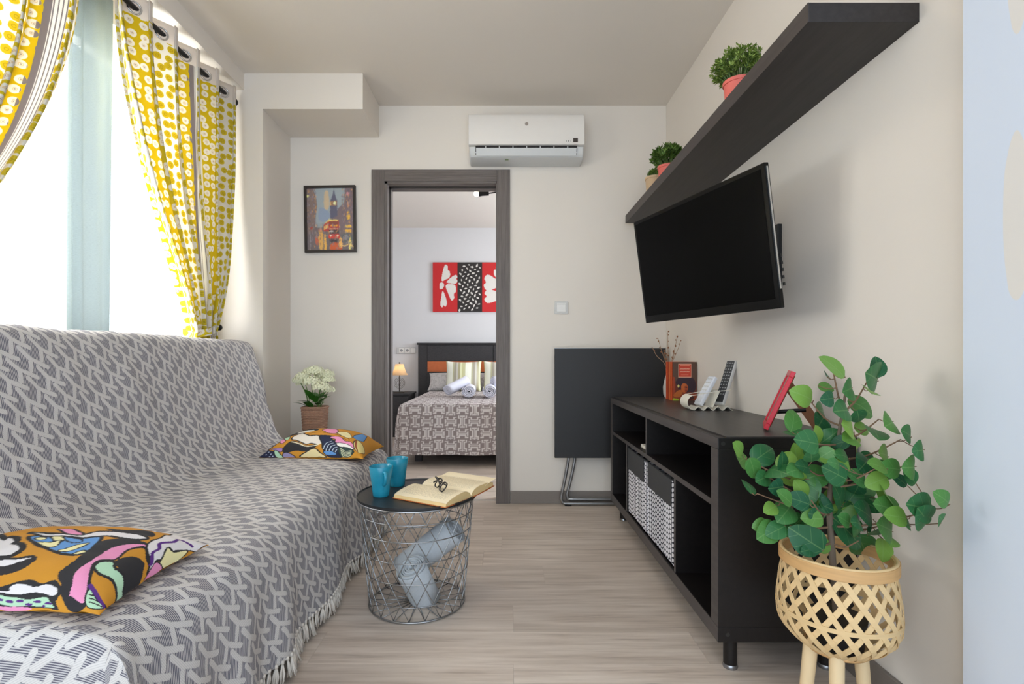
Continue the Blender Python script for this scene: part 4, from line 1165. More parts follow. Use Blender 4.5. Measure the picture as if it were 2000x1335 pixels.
# ================================================================== wire basket table
TX, TY, TZ = -.328, 1.963, .408
M_wire = plain('chromed_wire', (168, 170, 172), .25, .95, var=.05)
M_ttop = plain('black_powder_coat', (30, 31, 33), .42, var=.08, nscale=200)
t = thing('wire_side_table', 'round wire basket table with black tray top beside the sofa', 'side table', (TX, TY, 0))
rt_, rb_ = .212, .176
MB().lathe([(.0001, TZ - .006), (.219, TZ - .006), (.222, TZ - .003), (.222, TZ + .004), (.219, TZ + .004), (.217, TZ), (.0001, TZ)], (TX, TY, 0), 72).build('tray_top', M_ttop, t, smooth=35)
zt, zb = TZ - .008, .010
def rz_(z): return rb_ + (rt_ - rb_) * (z - zb) / (zt - zb)
def ring(r, z, rad=.0018, n=72): return MB().tube([(TX + r * math.cos(a), TY + r * math.sin(a), z) for a in np.linspace(0, 2 * PI, n, endpoint=False)], rad, 6, closed=True)
ring(.2185, TZ - .009, .0036).build('top_ring', M_wire, t, smooth=True)
ring(rb_, zb - .004, .0036).build('base_ring', M_wire, t, smooth=True)
for z in (.350, .290, .215, .140, .060): ring(rz_(z), z).build('hoop', M_wire, t, smooth=True)
ring(.028, .006, .0022, 24).build('hub_ring', M_wire, t, smooth=True)
NWIRE = 20
dw = []
for sgn in (1, -1):
    pts = []
    for i in range(13):
        q = i / 12; z = zb + (zt - zb) * q; a = sgn * q * 1.08
        pts.append((rz_(z) * math.cos(a), rz_(z) * math.sin(a), z))
    for k in range(NWIRE):
        if k == 0:
            o = MB().tube(pts, .0015, 5).build('diagonal_wire', M_wire, t, smooth=True, local=True); dw.append(o)
        else: o = piece(dw[-1], 'diagonal_wire', t)
        o.rotation_euler = (0, 0, 2 * PI * k / NWIRE)
pr = None
for k in range(NWIRE):
    if pr is None: pr = o = MB().tube([(.027, 0, .006), (rb_, 0, .006)], .0017, 5).build('base_spoke', M_wire, t, smooth=True, local=True)
    else: o = piece(pr, 'base_spoke', t)
    o.rotation_euler = (0, 0, 2 * PI * k / NWIRE)

# rolled blankets inside the basket
def roll(name, label, cat, p0, p1, R, mat, turns=6, group=None, thick=.0045, seed=1, squash=1.0):
    p0, p1 = Vector(p0), Vector(p1); ax = (p1 - p0); L_ = ax.length
    th = thing(name, label, cat, tuple(p0), tuple(ax.to_track_quat('Z', 'Y').to_euler()), group=group)
    n = int(turns * 26)
    def fn(i, j):
        a = i * turns * 2 * PI; r = .006 + (R - .006) * i ** .92
        r *= 1 + .03 * math.sin(3 * a / turns + seed) * i
        w = .004 * math.sin(a * .7 + seed) * (1 if j > .5 else -1)
        return (r * math.cos(a), r * math.sin(a) * squash, j * L_ + w * (0 if .1 < j < .9 else 1))
    o = MB().grid(fn, n, 8).build('rolled_cloth', mat, th, smooth=True, local=True, normals=False)
    md = o.modifiers.new('thickness', 'SOLIDIFY'); md.thickness = thick; md.offset = 0
    # tucked outer flap
    def fl(i, j):
        a = turns * 2 * PI - .5 + i * .9; r = R * 1.012
        return (r * math.cos(a), r * math.sin(a) * squash, j * L_)
    o = MB().grid(fl, 10, 2).build('outer_flap', mat, th, smooth=True, local=True, normals=False)
    md = o.modifiers.new('thickness', 'SOLIDIFY'); md.thickness = thick * .8
    return th
M_fleece = plain('grey_plush_blanket', (196, 201, 206), .9, var=.10, nscale=160, bump=.4)
roll('rolled_blanket', 'grey blanket roll standing upright in the wire basket', 'blanket', (TX + .030, TY + .000, .018), (TX - .012, TY - .070, .158), .058, M_fleece, 7, group='rolled blankets in the basket table')
roll('rolled_blanket', 'grey blanket roll lying slanted against the upright roll in the basket', 'blanket', (TX - .070, TY + .088, .085), (TX + .135, TY + .062, .255), .056, M_fleece, 7, group='rolled blankets in the basket table', seed=3)

# mugs
def mug_mat():
    b = NB('turquoise_glaze'); p = b.coord('Object'); nz = b.noise(p, 24, 3)
    b.set(b.mix(nz, lin((22, 128, 156)), lin((42, 152, 178))), .22, spec=.5); return b.m
M_mug = mug_mat()
def mug(label, x, y, ha):
    th = thing('mug', label, 'mug', (x, y, TZ), group='turquoise mugs on the basket table')
    MB().lathe([(.0001, 0), (.028, 0), (.0305, .003), (.0318, .02), (.036, .055), (.041, .085), (.0435, .108), (.0425, .110), (.0405, .108), (.038, .085), (.033, .05), (.029, .012), (.0001, .008)], (x, y, TZ), 40).build('cup', M_mug, th, smooth=50)
    d = Vector((math.cos(ha), math.sin(ha), 0))
    pts = [(.039, .090), (.052, .094), (.062, .086), (.064, .072), (.058, .058), (.046, .050), (.036, .047)]
    pts = spline([(x + d.x * r, y + d.y * r, TZ + z) for r, z in pts], 5)
    MB().tube(pts, .0058, 10).build('handle', M_mug, th, smooth=True)
mug('turquoise mug in front, handle towards the viewer', -.456, 1.925, math.radians(-62))
mug('turquoise mug standing behind the other mug', -.428, 2.078, math.radians(-118))

# open book
def page_mat():
    b = NB('printed_book_page'); p = b.coord('Object'); s = b.sep(p)
    line = b.math('LESS_THAN', b.math('FRACT', b.math('DIVIDE', s[1], .0052)), .42)
    words = b.math('GREATER_THAN', b.noise(b.vm('MULTIPLY', p, (320.0, 190.0, 0.0)), 1.0, 1), .47)
    inx = b.math('LESS_THAN', b.math('ABSOLUTE', s[0]), .098)
    ay = b.math('ABSOLUTE', s[1]); iny = b.math('MULTIPLY', b.math('GREATER_THAN', ay, .018), b.math('LESS_THAN', ay, .130))
    m = b.math('MULTIPLY', b.math('MULTIPLY', line, words), b.math('MULTIPLY', inx, iny))
    b.set(b.mix(b.math('MULTIPLY', m, .42), lin((238, 222, 190)), lin((120, 104, 88))), .85, spec=.1); return b.m
M_page = page_mat()
M_edge = plain('page_block_edge', (226, 196, 140), .85, var=.15, nscale=8, stretch=(1, 1, 90))
bk = thing('open_book', 'open paperback lying face up on the black table top', 'book', (-.222, 1.955, TZ + .0005), (0, 0, math.radians(-31)))
hw, hl = .152, .118
def block(sg, lift):
    topc = spline([(0.0, .006), (.012, .020), (.040, .030), (.085, .028 + lift * .3), (.125, .021 + lift * .7), (hw - .004, .013 + lift)], 5)
    botc = [(hw, .003 + lift * .85), (.10, .003 + lift * .4), (.03, .002), (0, .002)]
    poly = [(sg * y, z) for y, z in topc] + [(sg * y, z) for y, z in botc]
    return poly, topc
for sg, lift in ((-1, 0.0), (1, .012)):
    poly, topc = block(sg, lift)
    pb_ = MB().prism(poly, -hl, hl, 'x').build('page_block', M_edge, bk, local=True)
    def pg(i, j, sg=sg, topc=topc):
        k = i * (len(topc) - 1); a = int(min(k, len(topc) - 2)); f = k - a
        y = topc[a][0] * (1 - f) + topc[a + 1][0] * f; z = topc[a][1] * (1 - f) + topc[a + 1][1] * f
        return (-hl + 2 * hl * j, sg * y, z + .0006)
    MB().grid(pg, 30, 4).build('open_page', M_page, bk, local=True, smooth=True, normals=False)
M_bcov = plain('orange_brown_cover', (196, 108, 52), .5, var=.1)
for sg, lift in ((-1, 0.0), (1, .010)):
    MB().prism([(0, 0), (sg * .03, 0), (sg * .10, .0005 + lift * .4), (sg * (hw + .004), .0008 + lift * .85), (sg * (hw + .004), .0026 + lift * .85), (sg * .10, .002 + lift * .4), (0, .0018)], -hl - .003, hl + .003, 'x').build('cover', M_bcov, bk, local=True)
# lifted leaves at the far right
for k in range(3):
    def leaf(i, j, k=k):
        y = hw * (.55 + .5 * i) ; return (-hl + 2 * hl * j * (.98) + .004 * k, y + .004 * k, .024 + .012 * i + .004 * k * i - .006 * i * i)
    MB().grid(leaf, 8, 2).build('loose_leaf', M_page, bk, local=True, smooth=True, normals=False)

# glasses resting on the book
M_frame = plain('dark_spectacle_frame', (48, 42, 40), .3, .3)
gz = TZ + .030
gl = thing('eyeglasses', 'dark framed eyeglasses folded on the open book', 'glasses', (-.243, 1.900, gz), (math.radians(38), 0, math.radians(112)))
def lens_loop(cx0, w=.048, h=.034):
    return [(cx0 + w / 2 * math.copysign(abs(math.cos(a)) ** .6, math.cos(a)), 0, .019 + h / 2 * math.copysign(abs(math.sin(a)) ** .7, math.sin(a))) for a in np.linspace(0, 2 * PI, 28, endpoint=False)]
for sx in (-1, 1):
    L_ = lens_loop(sx * .033)
    rim = MB().tube(L_, .0026, 6, closed=True).build('rim', M_frame, gl, local=True, smooth=True)
    m = MB().add([(sx * .033, 0, .019)] + L_, [(0, i + 1, (i + 1) % 28 + 1) for i in range(28)]).build('lens', M_glass, rim, normals=False, local=True)
    pts = spline([(sx * .058, .001, .030), (sx * .060, .008, .030), (sx * .048, .013 + .004 * sx, .029), (-sx * .02, .015 + .004 * sx, .024), (-sx * .055, .013 + .004 * sx, .010)], 5)
    MB().tube(pts, .0028, 6).build('temple', M_frame, gl, local=True, smooth=True)
MB().tube(spline([(-.010, 0, .024), (0, -.002, .028), (.010, 0, .024)], 4), .0018, 6).build('bridge', M_frame, gl, local=True, smooth=True)

# ================================================================== flower basket in the alcove
M_wick = plain('brown_wicker', (168, 128, 104), .7, var=.45, nscale=160, bump=.5)
M_stool = black_wood('dark_stool_wood', (50, 40, 36), (70, 58, 52))
fx, fy, fz = -1.112, 3.055, .470
t = thing('alcove_stool', 'small dark stool in the alcove under the flower basket', 'stool', (fx, fy, 0))
bx(fx - .075, fx + .075, fy - .075, fy + .075, fz - .022, fz).build('seat', M_stool, t, bevel=.004)
for sx in (-1, 1):
    for sy in (-1, 1): bx(fx + sx * .06 - .010, fx + sx * .06 + .010, fy + sy * .06 - .010, fy + sy * .06 + .010, 0, fz - .022).build('leg', M_stool, t)
fb = thing('flower_basket', 'square brown wicker basket of white artificial flowers beside the sofa back', 'flower basket', (fx, fy, fz))
def sqr(r, z, n=40, wob=0.0, ph=0):
    out = []
    for k in range(n):
        a = 2 * PI * k / n; c, s = math.cos(a), math.sin(a)
        q = 1 / (abs(c) ** 6 + abs(s) ** 6) ** (1 / 6)
        rr = r * q + wob * (1 if (k + ph) % 2 else -1)
        out.append((fx + rr * c, fy + rr * s, z))
    return out
for k in range(17):
    z = fz + .005 + k * .0088
    MB().tube(sqr(.054 + .007 * k / 15, z, 40, .0022, k), .0048, 6, closed=True).build('wicker_strand', M_wick, fb, smooth=True)
MB().tube(sqr(.063, fz + .156, 40), .0072, 8, closed=True).build('rim', M_wick, fb, smooth=True)
MB().box(fx - .051, fx + .051, fy - .051, fy + .051, fz, fz + .146).build('liner', plain('dark_moss', (52, 48, 34), .9), fb)
M_petal = plain('cream_white_petal', (238, 238, 206), .7, var=.12, nscale=120)
M_flst = plain('green_flower_stem', (92, 120, 60), .6)
M_leafd = plain('fresh_green_leaf', (58, 112, 34), .45, var=.25, nscale=40)
rr = random.Random(9)
def floret_head(c, R, n):
    m = MB()
    for k in range(n):
        # points spread over a dome
        zc = 1 - (k + .5) / n * 1.25; a = k * 2.39996; s = math.sqrt(max(0, 1 - zc * zc))
        d = Vector((s * math.cos(a), s * math.sin(a), zc * .8)).normalized()
        p = Vector(c) + Vector((d.x * R, d.y * R, d.z * R * .72)) * rr.uniform(.86, 1.08)
        u = d.orthogonal().normalized(); w = d.cross(u); ro = rr.uniform(0, 6)
        for q in range(5):
            b0 = ro + q * 2 * PI / 5
            e = (u * math.cos(b0) + w * math.sin(b0)); f = (u * math.cos(b0 + .5) + w * math.sin(b0 + .5)); g = (u * math.cos(b0 - .5) + w * math.sin(b0 - .5))
            sz = R * .21
            m.add([p, p + f * sz * .62 + d * sz * .25, p + e * sz + d * sz * .30, p + g * sz * .62 + d * sz * .25], [(0, 1, 2, 3)])
    return m
heads = [(-.078, -.03, .292, .042), (-.036, .02, .335, .045), (.012, -.03, .345, .046), (.056, .02, .325, .046), (.084, -.02, .295, .036), (-.052, -.05, .315, .040), (.004, -.07, .285, .048), (.062, -.075, .255, .046), (.088, -.02, .235, .036), (-.09, .03, .27, .032), (.02, .06, .31, .045)]
for (hx, hy_, hz, R) in heads:
    hz += .020; c = (fx + hx, fy + hy_, fz + hz)
    st = MB().tube(spline([(fx + hx * .25, fy + hy_ * .3, fz + .11), (fx + hx * .6, fy + hy_ * .6, fz + .11 + (hz - .11) * .6), c], 5), .0022, 6).build('stem', M_flst, fb, smooth=True)
    floret_head(c, R, 70).build('flower_head', M_petal, fb, normals=False)
def leaf_mesh(L_, w_, curl=.25, n=8, fold=.12):
    m = MB(); vs = []
    for i in range(n + 1):
        q = i / n; ww_ = w_ * math.sin(PI * q ** .8) ** .8 * (1 - .15 * q); z = -curl * L_ * q * q
        for s in (-1, 0, 1): vs.append((s * ww_, q * L_, z + (fold * ww_ if s else 0)))
    fs = []
    for i in range(n):
        for s in range(2): fs.append((i * 3 + s, i * 3 + s + 1, (i + 1) * 3 + s + 1, (i + 1) * 3 + s))
    return m.add(vs, fs)
lp = None
for k in range(16):
    a = rr.uniform(0, 2 * PI) if k > 9 else -PI / 2 + (k - 4.5) * .28
    el = rr.uniform(.35, 1.1)
    if lp is None: lp = o = leaf_mesh(.085, .021).build('leaf', M_leafd, fb, smooth=True, local=True, normals=False)
    else: o = piece(lp, 'leaf', fb)
    o.location = (.03 * math.cos(a), .03 * math.sin(a), rr.uniform(.15, .22))
    o.rotation_euler = (el, rr.uniform(-.3, .3), a - PI / 2); s = rr.uniform(.75, 1.25); o.scale = (s, s, s)

# ================================================================== small plants on the shelf
M_pink = plain('coral_pink_pot', (228, 112, 100), .5, var=.06)
M_beige = plain('beige_pot', (206, 176, 140), .6, var=.08)
M_soil = plain('dark_soil', (46, 36, 28), .95)
def small_leaf_mat(name, c0, c1):
    b = NB(name); r_ = b.n('ShaderNodeObjectInfo').outputs['Random']; nz = b.noise(b.coord('Object'), 55, 2)
    b.set(b.mix(b.smooth(nz, .3, .7), lin(c0), lin(c1)), .5, spec=.4); return b.m
M_box = small_leaf_mat('boxwood_leaf', (78, 108, 34), (150, 172, 84))
M_box2 = small_leaf_mat('deep_boxwood_leaf', (54, 84, 28), (110, 142, 60))
def shelf_plant(label, x, y, R, H, potm, leafm, n, lsz, seed):
    z = SHZ1; r = random.Random(seed)
    th = thing('potted_plant', label, 'potted plant', (x, y, z), group='small plants on the shelf')
    MB().lathe([(.0001, 0), (.040, 0), (.043, .004), (.052, H - .012), (.055, H - .012), (.056, H), (.051, H), (.049, H - .012), (.0001, H - .014)], (x, y, z), 28).build('pot', potm, th, smooth=45)
    MB().lathe([(.0001, H - .010), (.049, H - .012)], (x, y, z), 20).build('soil', M_soil, th)
    lf = MB(); stm = MB()
    for k in range(n):
        a = r.uniform(0, 2 * PI); el = math.acos(r.uniform(-.15, 1)); rad = R * r.uniform(.80, 1.08)
        d = Vector((math.sin(el) * math.cos(a), math.sin(el) * math.sin(a), math.cos(el)))
        tip = Vector((x, y, z + H + R * .45)) + Vector((d.x * rad, d.y * rad, d.z * rad * .85))
        base = Vector((x + d.x * .03, y + d.y * .03, z + H - .01))
        mid = (tip + base) / 2 + Vector((0, 0, .012)) + d * .008
        pts = spline([base, mid, tip], 4); stm.tube(pts, .0012, 4)
        for q in range(3, len(pts)):
            c = Vector(pts[q]); t_ = (Vector(pts[min(q + 1, len(pts) - 1)]) - Vector(pts[q - 1])).normalized()
            u = t_.orthogonal().normalized(); w = t_.cross(u)
            for s in range(3):
                b0 = s * 2.1 + q * 1.05 + k; e = (u * math.cos(b0) + w * math.sin(b0)) * .75 + t_ * .65
                e.normalize(); sd = e.cross(t_).normalized(); sz = lsz * r.uniform(.75, 1.2); nn = e.cross(sd)
                lf.add([c, c + e * sz * .5 + sd * sz * .26 + nn * sz * .06, c + e * sz, c + e * sz * .5 - sd * sz * .26 + nn * sz * .06], [(0, 1, 2, 3)])
    stm.build('stems', M_flst, th)
    o = lf.build('foliage', leafm, th, normals=False); o['kind'] = 'stuff'
shelf_plant('bushy pale green plant in a coral pot, nearer end of the shelf', .855, 1.895, .086, .130, M_pink, M_box, 105, .017, 2)
shelf_plant('dark green plant in a coral pot towards the far end of the shelf', .862, 2.735, .082, .130, M_pink, M_box2, 60, .026, 3)
shelf_plant('little plant in a beige pot at the far end of the shelf', .850, 2.935, .030, .140, M_beige, M_box2, 22, .022, 5)

# ================================================================== bamboo planter with leafy plant
bxX, bxY = .806, 1.262
ZR, ZB0 = .436, .222
M_bam = plain('bamboo_strip', (222, 190, 140), .55, var=.14, nscale=14, stretch=(1, 1, 6), bump=.05)
M_bamd = plain('bamboo_band', (206, 162, 108), .5, var=.2, nscale=10, stretch=(1, 1, 14), bump=.08)
M_peg = plain('pale_turned_wood', (228, 202, 160), .5, var=.08, nscale=6, stretch=(9, 9, 1))
pl = thing('bamboo_planter', 'open-weave bamboo planter on three wooden legs', 'planter', (bxX, bxY, 0))
def brad(q):    # radius by height fraction
    return .117 + .011 * math.sin(PI * min(1, q * 1.15)) - .052 * max(0, (.34 - q) / .34) ** 2
def bz(q): return ZB0 + (ZR - ZB0) * q
def strip_mesh(sg, off):
    m = MB(); n = 16; vs = []; hw_ = .0062
    for i in range(n + 1):
        q = i / n; a = sg * q * 1.18; r = brad(q) + off + .0012 * math.sin(i * PI * 1.0)
        c = Vector((r * math.cos(a), r * math.sin(a), bz(q)))
        q2 = min(1, q + .02); q1 = max(0, q - .02)
        tan = (Vector((brad(q2) * math.cos(sg * q2 * 1.18), brad(q2) * math.sin(sg * q2 * 1.18), bz(q2))) - Vector((brad(q1) * math.cos(sg * q1 * 1.18), brad(q1) * math.sin(sg * q1 * 1.18), bz(q1)))).normalized()
        nor = Vector((math.cos(a), math.sin(a), 0)); sd = tan.cross(nor).normalized()
        for s, d in ((-1, 0), (1, 0), (1, .0016), (-1, .0016)): vs.append(c + sd * hw_ * s + nor * d)
    fs = []
    for i in range(n):
        for k in range(4): fs.append((i * 4 + k, i * 4 + (k + 1) % 4, (i + 1) * 4 + (k + 1) % 4, (i + 1) * 4 + k))
    return m.add(vs, fs)
NS = 20
for sg, off in ((1, 0.0), (-1, .0018)):
    pr = None
    for k in range(NS):
        if pr is None: pr = o = strip_mesh(sg, off).build('bamboo_strip', M_bam, pl, local=True)
        else: o = piece(pr, 'bamboo_strip', pl)
        o.rotation_euler = (0, 0, 2 * PI * (k + random.uniform(-.06, .06)) / NS)
def hoop(r, z0, z1, th_): return MB().lathe([(r, z0), (r + th_, z0), (r + th_, z1), (r, z1)], (bxX, bxY, 0), 56, close=True)
hoop(.120, ZR - .014, ZR + .012, .005).build('rim_band', M_bamd, pl, smooth=40, bevel=.001)
hoop(.112, ZR - .014, ZR + .012, .005).build('rim_band', M_bamd, pl, smooth=40, bevel=.001)
MB().tube([(bxX + .119 * math.cos(a), bxY + .119 * math.sin(a), ZR + .012) for a in np.linspace(0, 2 * PI, 50, endpoint=False)], .004, 6, closed=True).build('rim_lacing', M_bam, pl, smooth=True)
hoop(brad(.42) + .002, bz(.42) - .005, bz(.42) + .005, .002).build('mid_band', M_bam, pl, smooth=40)
MB().tube([(bxX + (brad(0) + .002) * math.cos(a), bxY + (brad(0) + .002) * math.sin(a), bz(0)) for a in np.linspace(0, 2 * PI, 44, endpoint=False)], .005, 6, closed=True).build('base_lacing', M_bamd, pl, smooth=True)
MB().lathe([(.0001, bz(0) - .004), (brad(0), bz(0) - .004), (brad(0), bz(0) + .002), (.0001, bz(0) + .002)], (bxX, bxY, 0), 40).build('base_disc', M_bam, pl)
for a in (math.radians(176), math.radians(238), math.radians(4)):
    c, s = math.cos(a), math.sin(a)
    MB().tube([(bxX + .060 * c, bxY + .060 * s, bz(0) + .004), (bxX + .072 * c, bxY + .072 * s, .10), (bxX + .088 * c, bxY + .088 * s, 0)], [.0165, .0150, .0115], 16).build('leg', M_peg, pl, smooth=40)

pt = thing('artificial_tree', 'leafy green artificial plant growing from the bamboo planter', 'plant', (bxX, bxY, bz(0) + .002))
M_trunk = plain('grey_brown_trunk', (112, 98, 84), .85, var=.25, nscale=30, stretch=(6, 6, 1), bump=.3)
M_twig = plain('brown_twig', (128, 100, 76), .8)
MB().lathe([(.0001, .0), (.056, 0), (.064, .07), (.0001, .07)], (bxX, bxY, bz(0) + .003), 24).build('nursery_pot', plain('black_nursery_pot', (34, 32, 32), .6), pt, smooth=40)
def PX(px, py, Y): return Vector(((px - 985) * Y / F_PX, Y, CAM_H - (py - 697) * Y / F_PX))
tr = [Vector((bxX, bxY, bz(0) + .07))] + [PX(px, py, Y) for px, py, Y in ((1624, 1060, 1.262), (1620, 980, 1.258), (1630, 900, 1.258), (1640, 840, 1.26), (1648, 790, 1.262), (1654, 745, 1.262))]
trs = [Vector(p) for p in spline(tr, 6)]
MB().tube(trs, [.0085 - .0062 * i / (len(trs) - 1) for i in range(len(trs))], 10).build('trunk', M_trunk, pt, smooth=True)
# leaf centres (crop pixels of the photograph at 3.033x) with width
LV = """690 165 150,655 215 60,950 170 105,935 232 190,650 290 75,780 305 150,912 310 112,515 340 142,655 360 95,620 430 120,865 408 145,740 430 140,840 465 90,455 485 125,615 500 135,785 530 130,1040 500 155,945 565 130,1130 565 112,865 535 85,460 565 120,595 580 110,520 620 150,790 600 110,130 655 100,280 685 145,470 690 115,640 690 95,750 695 105,830 640 95,1000 690 145,1210 665 120,150 720 112,390 735 105,600 810 135,890 730 112,1030 770 120,1160 765 150,970 780 125,215 770 105,350 780 150,1145 820 92,275 830 95,190 870 105,510 760 95,845 820 112,1090 840 78,355 885 120,540 890 150,765 885 130,945 850 120,860 910 130,1005 930 180,690 1000 150,750 1020 120,410 1030 145,550 1080 120,320 1010 92,1345 950 115,1205 1000 190,1230 1060 170,1335 1080 95,1060 1055 120,1020 1005 150,265 1110 90,350 1140 115,455 1110 145,840 1095 100,755 1075 92,1010 1125 180,1135 1100 82,905 1110 76,780 1145 200,580 1125 112,530 1190 190,865 1230 150,1040 1195 92,985 1255 115,540 1255 85,700 740 75,480 960 120,620 960 110,430 820 110,700 860 95,905 985 110,640 1230 80,730 620 90,560 700 90"""
BR = [(690, 200, 420), (900, 240, 440), (560, 380, 520), (960, 480, 600), (480, 560, 640), (1090, 600, 720), (180, 720, 900), (320, 830, 960), (520, 760, 820), (1140, 740, 900), (960, 760, 860), (240, 920, 1010), (360, 1080, 1120), (1290, 1010, 1110), (1040, 1090, 1130), (500, 1180, 1230), (840, 1200, 1240), (560, 960, 1050), (820, 900, 980)]
leaf_b = NB('glossy_plant_leaf')
ri = leaf_b.n('ShaderNodeObjectInfo').outputs['Random']; oc = leaf_b.coord('Object'); so = leaf_b.sep(oc)
vein = leaf_b.math('ABSOLUTE', leaf_b.math('SINE', leaf_b.math('ADD', leaf_b.math('MULTIPLY', so[1], 9.0), leaf_b.math('MULTIPLY', leaf_b.math('ABSOLUTE', so[0]), -8.0))))
vm_ = leaf_b.math('MAXIMUM', leaf_b.smooth(vein, .10, .02), leaf_b.smooth(leaf_b.math('ABSOLUTE', so[0]), .022, .008))
lc = leaf_b.ramp(ri, [(0.0, lin((34, 92, 62))), (.35, lin((58, 118, 66))), (.7, lin((86, 140, 66))), (1.0, lin((138, 176, 76)))])
lc = leaf_b.mix(leaf_b.math('MULTIPLY', vm_, .30), lc, lin((150, 186, 120)))
leaf_b.set(lc, .38, spec=.45)
tl_ = leaf_b.n('ShaderNodeBsdfTranslucent'); leaf_b.put(tl_.inputs[0], lc); mx_ = leaf_b.n('ShaderNodeMixShader'); mx_.inputs[0].default_value = .22
leaf_b.nt.links.new(leaf_b.bsdf.outputs[0], mx_.inputs[1]); leaf_b.nt.links.new(tl_.outputs[0], mx_.inputs[2]); leaf_b.nt.links.new(mx_.outputs[0], leaf_b.out.inputs[0])
# unit leaf: base at origin, along +y, length 1
def round_leaf(curl, fold):
    m = MB(); n = 10; vs = []
    for i in range(n + 1):
        q = i / n; w_ = .44 * (math.sin(PI * min(1, q * .93 + .05)) ** .62) * (1.05 - .25 * q)
        if i == 0: w_ = .05
        if i == n: w_ = .015
        for s in (-1, -.55, 0, .55, 1): vs.append((s * w_, q, fold * abs(s) * w_ - curl * (q - .35) ** 2 - .10 * abs(s) ** 3 * w_))
    fs = []
    for i in range(n):
        for s in range(4): fs.append((i * 5 + s, i * 5 + s + 1, (i + 1) * 5 + s + 1, (i + 1) * 5 + s))
    return m.add(vs, fs)
lproto = [round_leaf(c, f).build('leaf', leaf_b.m, pt, smooth=True, local=True, normals=False) for c, f in ((.25, .18), (.45, .10), (.15, .30))]
used = [False] * 3
rr = random.Random(21)
def crop(x, y): return 1400 + x / 3.033, 660 + y / 3.033
def depth_of(x):
    return bxY + rr.uniform(-.12, .11)
twigs = []
for (x, y, yb_) in BR:
    px, py = crop(x, y); tbx, tby = crop(690, yb_)
    Yd = bxY + rr.uniform(-.09, .08)
    tip = PX(px, py, Yd)
    base = min(trs, key=lambda p: abs(p.z - PX(tbx, tby, bxY).z))
    mid = (base + tip) / 2 + Vector((0, 0, -.012))
    pts = [Vector(p) for p in spline([base, mid, tip], 6)]
    MB().tube(pts, [.0030 - .0016 * i / (len(pts) - 1) for i in range(len(pts))], 6).build('branch', M_twig, pt, smooth=True)
    twigs += pts[3:]
twigs += trs[-8:]
base_loc = Vector(pt.location)
extra = ','.join('%d %d %d' % (rr.gauss(680, 150), rr.gauss(900, 150), rr.uniform(90, 150)) for _ in range(30))
for i, s in enumerate((LV + ',' + extra).split(',')):
    x, y, w_ = map(float, s.split()); px, py = crop(x, y)
    c0 = PX(px, py, bxY)
    near = min(twigs, key=lambda p: (p.x - c0.x) ** 2 + (p.z - c0.z) ** 2)
    Yd = min(1.39, max(1.09, near.y + rr.uniform(-.07, .05)))
    if px > 1700: Yd = min(Yd, .925 * F_PX / (px - 985 + w_ / 6))
    c = PX(px, py, Yd)
    size = w_ / 3.033 * Yd / F_PX * 1.22
    out = c - near
    ln = out.length
    # direction of the leaf: away from its twig, mostly in the sight plane
    d = Vector((out.x, out.y * .4 + rr.uniform(-.02, .02), out.z)); 
    if ln < .012: d = Vector((rr.uniform(-1, 1), rr.uniform(-.4, .1), rr.uniform(-.8, .6)))
    d.normalize()
    nrm = Vector((rr.uniform(-.45, .45), -1.0 + rr.uniform(0, .35), rr.uniform(.05, .65))).normalized()
    nrm = (nrm - d * nrm.dot(d)).normalized()
    sx = d.cross(nrm).normalized()
    start = c - d * size * .5
    M3 = Matrix((sx, d, nrm)).transposed()
    k = i % 3
    if not used[k]: o = lproto[k]; used[k] = True
    else: o = piece(lproto[k], 'leaf', pt)
    o.location = start - base_loc; o.rotation_euler = M3.to_euler(); o.scale = (size * rr.uniform(.92, 1.1), size, size)
    sg_ = [near, (near + start) / 2 + Vector((0, 0, -.004)), start]
    MB().tube(spline(sg_, 4), .0011, 5).build('petiole', M_twig, pt, smooth=True)

# ================================================================== bedroom
M_bedw = black_wood('dark_bed_veneer', (44, 42, 44), (60, 57, 58), .5)
M_orange = plain('orange_wood_inlay', (192, 100, 50), .5, var=.15, nscale=20)
HX0, HX1 = -1.044, .62
t = thing('bed', 'double bed with dark headboard and orange inlay stripe', 'bed', (-.21, 5.3, 0))
hb = bx(HX0, HX1, 6.30, 6.362, .20, 1.07).build('headboard', M_bedw, t, bevel=.003)
bx(HX0 - .015, HX1 + .015, 6.285, 6.365, 1.07, 1.095).build('headboard_cap', M_bedw, hb, bevel=.003)
for xa, xb in ((HX0 + .115, -.14), (-.13, HX1 - .1)):
    bx(xa, xb, 6.290, 6.300, .875, 1.06).build('panel', M_bedw, hb, bevel=.002)
    bx(xa, xb, 6.288, 6.300, .742, .868).build('inlay', M_orange, hb, bevel=.001)
    bx(xa, xb, 6.290, 6.300, .25, .735).build('panel', M_bedw, hb, bevel=.002)
bx(-.83, .55, 4.46, 6.29, .20, .30).build('bed_base', M_bedw, t, bevel=.01)
bx(-.84, .56, 4.42, 6.29, .30, .512).build('mattress', plain('white_ticking', (224, 222, 220), .9), t, bevel=.04, seg=3)
for xx in (-.76, .48):
    for yy in (4.62, 6.2): bx(xx - .03, xx + .03, yy - .03, yy + .03, 0, .20).build('leg', M_bedw, t)
